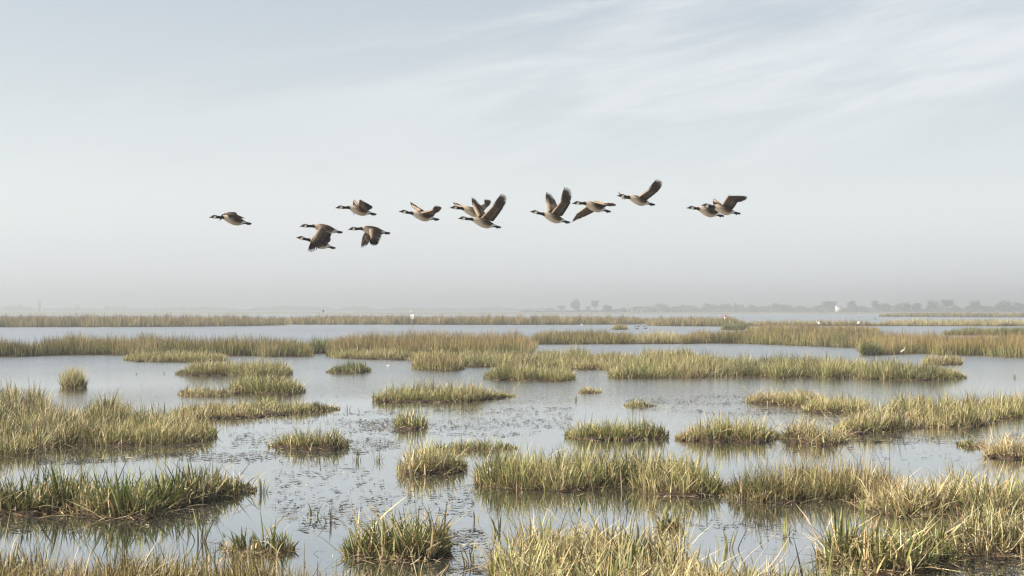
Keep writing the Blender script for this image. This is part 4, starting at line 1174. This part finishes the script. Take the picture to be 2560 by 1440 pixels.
bird('white_gull', 'white gull flying just above the double sign', 'bird', 1029, 778.0, 0.30, WHT, 'fly', -1, dist=172)
bird('flying_duck', 'small dark bird flying low over the far right water', 'bird', 2188, 797.5, 0.5, DUCK, 'fly', -1, dist=330)
bird('landing_heron', 'dark bird with raised wings above the far left reed bed', 'bird', 190, 785.5, 0.9, (0.10, 0.10, 0.10), 'fly', -1, dist=430)
# white stork-like speck beyond is left to the haze

# ------------------------------------------------------------------ signs and posts
c0 = G(np.array([1031.0]), np.array([828.0]))[0]
r = empty('double_sign', c0, 'white double sign board on a thin post in the blue channel', 'sign')
v, f = tube([(0, 0, -0.4), (0, 0, 0.9), (0.01, 0, 2.06)], [0.035, 0.033, 0.03], 10); link('post', mesh_np('post', v, f), M_WOOD, r)
for s_ in (-1, 1):
    v, f = box(0, 0, 0, 0.185, 0.02, 0.58)
    o = link('sign_panel', mesh_np('sign_panel', v, f), M_WHITE, r); o.location = (s_ * 0.105, -0.055 - 0.02, 1.76); o.rotation_euler = (0, 0, s_ * -0.25)
v, f = box(0, 0, 0, 0.3, 0.03, 0.05)
o = link('bracket', mesh_np('bracket', v, f), M_WOOD, r); o.location = (0, -0.03, 1.76)

DB = 560.0
c0 = AT(np.array([808.0]), np.array([777.5]), DB)[0]; c0b = np.array([c0[0], c0[1], 0.0])
r = empty('board_post', c0b, 'dark square board tilted on a thin pole above the far reeds', 'sign')
v, f = tube([(0, 0, -0.3), (0, 0, 1.2), (0, 0, c0[2])], [0.05, 0.05, 0.05], 8); link('pole', mesh_np('pole', v, f), M_WOOD, r)
v, f = box(0, 0, 0, 0.72, 0.05, 0.80); o = link('board', mesh_np('board', v, f), M_DARKWOOD, r); o.location = (0, -0.08, c0[2]); o.rotation_euler = (0.1, 0.25, 0.1)
v, f = box(0, 0, 0, 0.5, 0.06, 0.06); o = link('bracket', mesh_np('bracket', v, f), M_WOOD, r); o.location = (0, -0.03, c0[2] - 0.1); o.rotation_euler = (0, 0.25, 0)
c0 = AT(np.array([799.0]), np.array([784.5]), DB - 10)[0]
v, f = join(tube([(0, 0, -0.3), (0.01, 0, 1.0), (0, 0, c0[2] + 0.25)], [0.12, 0.11, 0.09], 8), )
tag(link('short_post', mesh_np('short_post', v, f), M_DARKWOOD, loc=(c0[0], c0[1], 0)), 'short dark post left of the tilted board', 'post')

c0 = G(np.array([1811.5]), np.array([817.0]))[0]
r = empty('marker_post', c0, 'thin post topped by a red and white marker', 'marker')
v, f = tube([(0, 0, -0.4), (0.0, 0, 0.7), (0.05, 0, 1.30)], [0.035, 0.035, 0.03], 8); link('post', mesh_np('post', v, f), M_WOOD, r)
v, f = tube([(0.04, 0, 1.20), (0.05, 0, 1.24), (0.06, 0, 1.40), (0.07, 0, 1.52)], [0.06, 0.11, 0.13, 0.09], 12); link('white_band', mesh_np('white_band', v, f, smooth=True), M_WHITE, r)
v, f = tube([(0.07, 0, 1.52), (0.075, 0, 1.56), (0.08, 0, 1.72), (0.085, 0, 1.80)], [0.09, 0.145, 0.145, 0.05], 12); link('red_cap', mesh_np('red_cap', v, f, smooth=True), M_RED, r)
v, f = tube([(0.055, 0, 1.29), (0.06, 0, 1.33)], [0.127, 0.131], 12); link('red_band', mesh_np('red_band', v, f, smooth=True), M_RED, r)

# ------------------------------------------------------------------ far shore: trees
def tree_mesh(kind, seed):
    r_ = np.random.default_rng(seed)
    H_ = 1.0
    if kind == 'round': cz, rx, rz = 0.54, 0.40, 0.44
    elif kind == 'broad': cz, rx, rz = 0.48, 0.62, 0.48
    elif kind == 'tall': cz, rx, rz = 0.56, 0.17, 0.44
    elif kind == 'airy': cz, rx, rz = 0.66, 0.30, 0.33
    else: cz, rx, rz = 0.40, 0.55, 0.52      # bush
    nclump = 20 if kind != 'tall' else 14
    lobes = []
    for i in range(nclump):
        d = r_.normal(size=3); d /= np.linalg.norm(d); d *= r_.random() ** 0.4
        lobes.append((np.array([d[0] * rx * 0.75, d[1] * rx * 0.75, cz + d[2] * rz * 0.75]), r_.uniform(0.34, 0.52) * min(rx, rz) * (1.0 if kind != 'tall' else 1.3)))
    per = 70 if kind != 'airy' else 32
    V, F, C = [], [], []
    for cpt, rad in lobes:
        tone = r_.uniform(0.75, 1.25)
        for j in range(per):
            d = r_.normal(size=3); d /= np.linalg.norm(d)
            p = cpt + d * rad * r_.uniform(0.55, 1.25)
            if p[2] < 0.05: continue
            a = r_.normal(size=3); a /= np.linalg.norm(a); b2 = np.cross(a, d + 0.3 * r_.normal(size=3)); b2 /= np.linalg.norm(b2) + 1e-9
            s_ = r_.uniform(0.03, 0.06)
            o0 = len(V)
            V += [p - a * s_, p + b2 * s_ * 0.7, p + a * s_, p - b2 * s_ * 0.7]
            F += [(o0, o0 + 1, o0 + 2), (o0, o0 + 2, o0 + 3)]
            C += [np.array([0.10, 0.097, 0.065]) * tone * r_.uniform(0.75, 1.25)] * 4
    crown = mesh_np('crown', np.array(V), np.array(F), np.array(C))
    parts = [tube([(0, 0, -0.02), (0.005, 0, 0.2), (0, 0.005, 0.42), (0, 0, 0.62)], [0.032, 0.024, 0.017, 0.008], 8)]
    for cpt, rad in lobes[:9]:
        z0 = r_.uniform(0.18, 0.45)
        parts.append(tube([(0, 0, z0), (cpt[0] * 0.5, cpt[1] * 0.5, z0 + 0.55 * (cpt[2] - z0)), tuple(cpt)], [0.012, 0.008, 0.003], 5))
    v, f = join(*parts)
    trunk = mesh_np('trunk', v, f)
    crown.materials.append(M_CROWN); trunk.materials.append(M_BARK)
    return trunk, crown
TM = {k: [tree_mesh(k, 40 + i * 7 + j) for j in range(2 if k in ('round', 'broad') else 1)] for i, k in enumerate(('round', 'broad', 'tall', 'airy', 'bush'))}
TG = 'hazy trees on the far shore'
TBASE = 781.0
def tree(label, x, top, kind, wid, dist, base=0.6):
    p = AT(np.array([float(x)]), np.array([float(top)]), dist)[0]
    H_ = p[2] - base
    nat = {'round': 0.86, 'broad': 1.26, 'tall': 0.44, 'airy': 0.68, 'bush': 1.15}[kind]
    width = wid * dist / FPX
    tr, cr = random.choice(TM[kind])
    root = empty('far_tree', (p[0], dist, base), label, 'tree', TG)
    sx = width / nat
    for nm, me in (('trunk', tr), ('crown', cr)):
        o = bpy.data.objects.new(nm, me); o.parent = root; col.objects.link(o)
        o.scale = (sx, sx, H_)
        o.rotation_euler = (0, 0, random.uniform(0, 6.28))
trees = [  # x, skyline row, kind, width in px, distance
    (1438, 746, 'round', 27, 1500), (1487, 749, 'airy', 22, 1500), (1518, 760, 'bush', 27, 1300), (1403, 763, 'airy', 26, 1700), (1375, 768, 'bush', 26, 1800), (1470, 763, 'tall', 12, 1600),
    (1652, 757, 'broad', 46, 1700), (1622, 764, 'broad', 34, 1750), (1560, 768, 'bush', 34, 1700), (1690, 765, 'bush', 36, 1700), (1730, 764, 'broad', 40, 1650), (1772, 757, 'broad', 46, 1600), (1815, 758, 'broad', 40, 1600),
    (1839, 753, 'tall', 8, 1500), (1848, 756, 'tall', 7, 1510), (1856, 757, 'tall', 8, 1520), (1880, 760, 'round', 30, 1600), (1912, 764, 'broad', 36, 1650), (1942, 757, 'round', 30, 1550), (1968, 757, 'broad', 34, 1550),
    (2000, 763, 'broad', 40, 1550), (2034, 764, 'broad', 40, 1500), (2066, 752, 'airy', 26, 1500), (2080, 751, 'airy', 26, 1520), (2128, 749, 'round', 30, 1450), (2150, 762, 'broad', 40, 1450), (2190, 749, 'round', 24, 1400),
    (2214, 753, 'broad', 32, 1400), (2246, 756, 'round', 26, 1420), (2266, 754, 'round', 26, 1400), (2290, 755, 'round', 28, 1400), (2332, 749, 'broad', 42, 1400), (2368, 747, 'airy', 34, 1420), (2390, 762, 'bush', 30, 1400),
    (2420, 761, 'broad', 36, 1420), (2436, 749, 'round', 30, 1400), (2466, 762, 'broad', 36, 1400), (2510, 750, 'broad', 46, 1380), (2546, 754, 'round', 34, 1380), (2580, 752, 'broad', 40, 1380),
    (20, 764, 'broad', 30, 2300), (45, 762, 'broad', 34, 2300), (72, 766, 'bush', 30, 2300), (170, 766, 'bush', 30, 2400), (194, 762, 'round', 14, 2400), (268, 763, 'airy', 16, 2400), (300, 770, 'bush', 40, 2500),
    (420, 771, 'bush', 46, 2500), (520, 770, 'bush', 50, 2600), (640, 766, 'broad', 60, 2700), (720, 765, 'broad', 70, 2700), (780, 768, 'broad', 50, 2700), (900, 770, 'bush', 60, 2700), (1010, 770, 'bush', 60, 2600), (1120, 769, 'broad', 60, 2500), (1230, 770, 'bush', 50, 2300), (1320, 770, 'bush', 40, 2100),
]
kinds = {'round': 'round-crowned', 'broad': 'broad', 'tall': 'slim upright', 'airy': 'thin airy', 'bush': 'low bushy'}
special = {1438: 'large round hazy tree standing clear, left of the long white sheds', 1518: 'dark dome-shaped bush just left of the long white sheds', 1487: 'thin airy tree between the round tree and the dark dome bush',
           1470: 'slim faint tree between the large round tree and the thin airy one',
           1839: 'tallest of three slim poplar-like trees in the hazy line', 1848: 'middle of three slim poplar-like trees in the hazy line', 1856: 'rightmost of three slim poplar-like trees in the hazy line'}
ORD = ['first', 'second', 'third', 'fourth', 'fifth', 'sixth', 'seventh', 'eighth', 'ninth', 'tenth', 'eleventh', 'twelfth', 'thirteenth', 'fourteenth', 'fifteenth', 'sixteenth', 'seventeenth', 'eighteenth', 'nineteenth', 'twentieth', 'twenty-first']
rt = sorted([x for x, *_ in trees if x > 2100]); md = sorted([x for x, *_ in trees if 1545 < x < 2100 and x not in special], reverse=True)
lf = sorted([x for x, *_ in trees if x < 1420]); 
for (x, tp, kd, wd, ds) in trees:
    if x in special: lb = special[x]
    elif x in rt: lb = 'hazy %s tree, %s to the right of the white house' % (kinds[kd], ORD[rt.index(x)])
    elif x in md: lb = 'hazy %s tree, %s to the left of the white house' % (kinds[kd], ORD[md.index(x)])
    else: lb = 'very faint %s tree on the horizon, %s counted from the left edge' % (kinds[kd], ORD[lf.index(x)])
    tree(lb, x, tp, kd, wd, ds)
# low continuous scrub under the trees, and a fainter belt of it along the left horizon
V, F, c = [], [], []
for (nS, xa, xb, da, db, hb) in ((22000, 1300, 2620, 1330, 1720, 5.5), (16000, -80, 1420, 2250, 2800, 6.0)):
    sx_ = rng.uniform(xa, xb, nS); sd_ = rng.uniform(da, db, nS)
    pp = AT(sx_, np.full(nS, 775.0), sd_)
    hz = rng.random(nS) ** 1.2 * np.maximum(0.8, hb + 0.8 * hb * noise1(sx_, 77, 4, 0.02))
    if xa > 1000:
        hz = hz * np.clip((sx_ - 1300) / 350, 0.15, 1)
    a_ = rng.normal(size=(nS, 3)); a_ /= np.linalg.norm(a_, axis=1)[:, None]
    b_ = np.cross(a_, rng.normal(size=(nS, 3))); b_ /= np.linalg.norm(b_, axis=1)[:, None]
    ctr_ = np.stack([pp[:, 0], pp[:, 1], 0.5 + hz], -1); s_ = rng.uniform(0.5, 1.2, nS)[:, None] * (1.0 if xa > 1000 else 1.5)
    q4 = np.stack([ctr_ - a_ * s_, ctr_ + b_ * s_ * .7, ctr_ + a_ * s_, ctr_ - b_ * s_ * .7], 1)
    q4[:, :, 2] = np.maximum(q4[:, :, 2], 0.45)
    F.append((np.array([(0, 1, 2, 3)])[None] + (np.arange(nS) * 4)[:, None, None]).reshape(-1, 4) + sum(len(q) for q in V))
    V.append(q4.reshape(-1, 3))
    c.append(np.repeat(np.array([(0.10, 0.096, 0.064)]) * rng.uniform(0.7, 1.3, (nS, 1)), 4, 0))
o = link('shore_undergrowth', mesh_np('shore_undergrowth', np.concatenate(V), np.concatenate(F), np.concatenate(c)), M_CROWN)
o['kind'] = 'stuff'; o['label'] = 'low hazy scrub along the far shore'; o['category'] = 'scrub'

# ------------------------------------------------------------------ far buildings
def house(name, label, x0, x1, ytop, ybot, dist, depth, roof, group=None, nwin=2):
    a = AT(np.array([x0, x1], float), np.array([ybot, ybot], float), dist); zt = AT(np.array([x0], float), np.array([ytop], float), dist)[0, 2]
    z0 = 0.5
    wdt = a[1, 0] - a[0, 0]; hgt = zt - z0
    root = empty(name, ((a[0, 0] + a[1, 0]) / 2, dist, z0), label, 'building', group)
    wallh = hgt * (0.82 if roof == 'gable' else 0.9)
    v, f = box(0, depth / 2, wallh / 2 - 0.1, wdt, depth, wallh + 0.2); link('wall', mesh_np('wall', v, f), M_WALL, root)
    if roof == 'gable':
        V = np.array([(-wdt / 2 - .3, -.4, wallh), (wdt / 2 + .3, -.4, wallh), (wdt / 2 + .3, depth + .4, wallh), (-wdt / 2 - .3, depth + .4, wallh), (-wdt / 2 - .3, depth / 2, hgt), (wdt / 2 + .3, depth / 2, hgt)])
        F = np.array([(0, 1, 5), (0, 5, 4), (2, 3, 4), (2, 4, 5), (1, 2, 5), (3, 0, 4), (0, 3, 2), (0, 2, 1)])
        link('roof', mesh_np('roof', V, F), M_ROOF if name != 'long_shed' else M_WALL, root)
    else:
        v, f = box(0, depth / 2, (wallh + hgt) / 2 + 0.02, wdt + .4, depth + .4, hgt - wallh); link('roof', mesh_np('roof', v, f), M_WALL, root)
    for i in range(nwin):
        wx = (i + 0.5) / nwin * wdt - wdt / 2
        v, f = box(wx, -0.02, wallh * 0.5, min(1.0, wdt / nwin * 0.3), 0.08, min(1.2, wallh * 0.35)); link('window', mesh_np('window', v, f), M_GLASS, root)
    return root
house('white_house', 'white house standing out among the hazy trees on the right', 2091, 2106, 764.5, 779, 1300, 5.0, 'flat', nwin=0)
house('long_shed', 'longer of the low white sheds by the dark dome bush', 1569, 1597, 771.5, 777, 1400, 9.0, 'gable', 'low white sheds on the far shore', nwin=3)
house('long_shed', 'shorter low white shed right of the longer one', 1601, 1609, 773, 777, 1400, 7.0, 'gable', 'low white sheds on the far shore', nwin=1)
house('long_shed', 'small last white shed at the right end of the shed group', 1610.5, 1617.5, 773.8, 777, 1400, 7.0, 'gable', 'low white sheds on the far shore', nwin=1)
house('white_cottage', 'tiny pale building right of the hazy tower on the left', 103, 109, 771, 776, 1700, 5.0, 'gable', nwin=0)
tp = AT(np.array([98.0]), np.array([753.0]), 1900)[0]
r = empty('silo_tower', (tp[0], 1900, 0.5), 'faint tall tower on the hazy horizon at the far left', 'tower')
v, f = tube([(0, 0, -0.3), (0, 0, 6), (0, 0, tp[2] - 1.2)], [2.2, 2.2, 2.15], 20); link('shaft', mesh_np('shaft', v, f, smooth=False), M_CONC, r)
v, f = tube([(0, 0, tp[2] - 1.2), (0, 0, tp[2] - 0.8), (0, 0, tp[2] - 0.3)], [2.4, 2.3, 0.6], 20); link('cap', mesh_np('cap', v, f), M_ROOF, r)
v, f = box(-2.8, 0, (tp[2] - 2) / 2, 1.4, 1.6, tp[2] - 2); link('lift_shaft', mesh_np('lift_shaft', v, f), M_CONC2, r)

# ------------------------------------------------------------------ haze
HZ = bpy.data.materials.new('haze_air'); HZ.use_nodes = True
t = HZ.node_tree; t.nodes.clear()
pv = t.nodes.new('ShaderNodeVolumePrincipled')
pv.inputs['Color'].default_value = (0.40, 0.44, 0.485, 1)
pv.inputs['Density'].default_value = 0.00088
pv.inputs['Anisotropy'].default_value = 0.15
ou = t.nodes.new('ShaderNodeOutputMaterial'); t.links.new(pv.outputs[0], ou.inputs['Volume'])
v, f = box(0, 4660, 14.0, 18600, 9900, 32.0)
o = link('haze', mesh_np('haze', v, f), HZ); o['kind'] = 'stuff'
o['label'] = 'pale haze lying over the whole marsh'; o['category'] = 'haze'
print('TRIANGLES in leaves', N_BLADES[0])
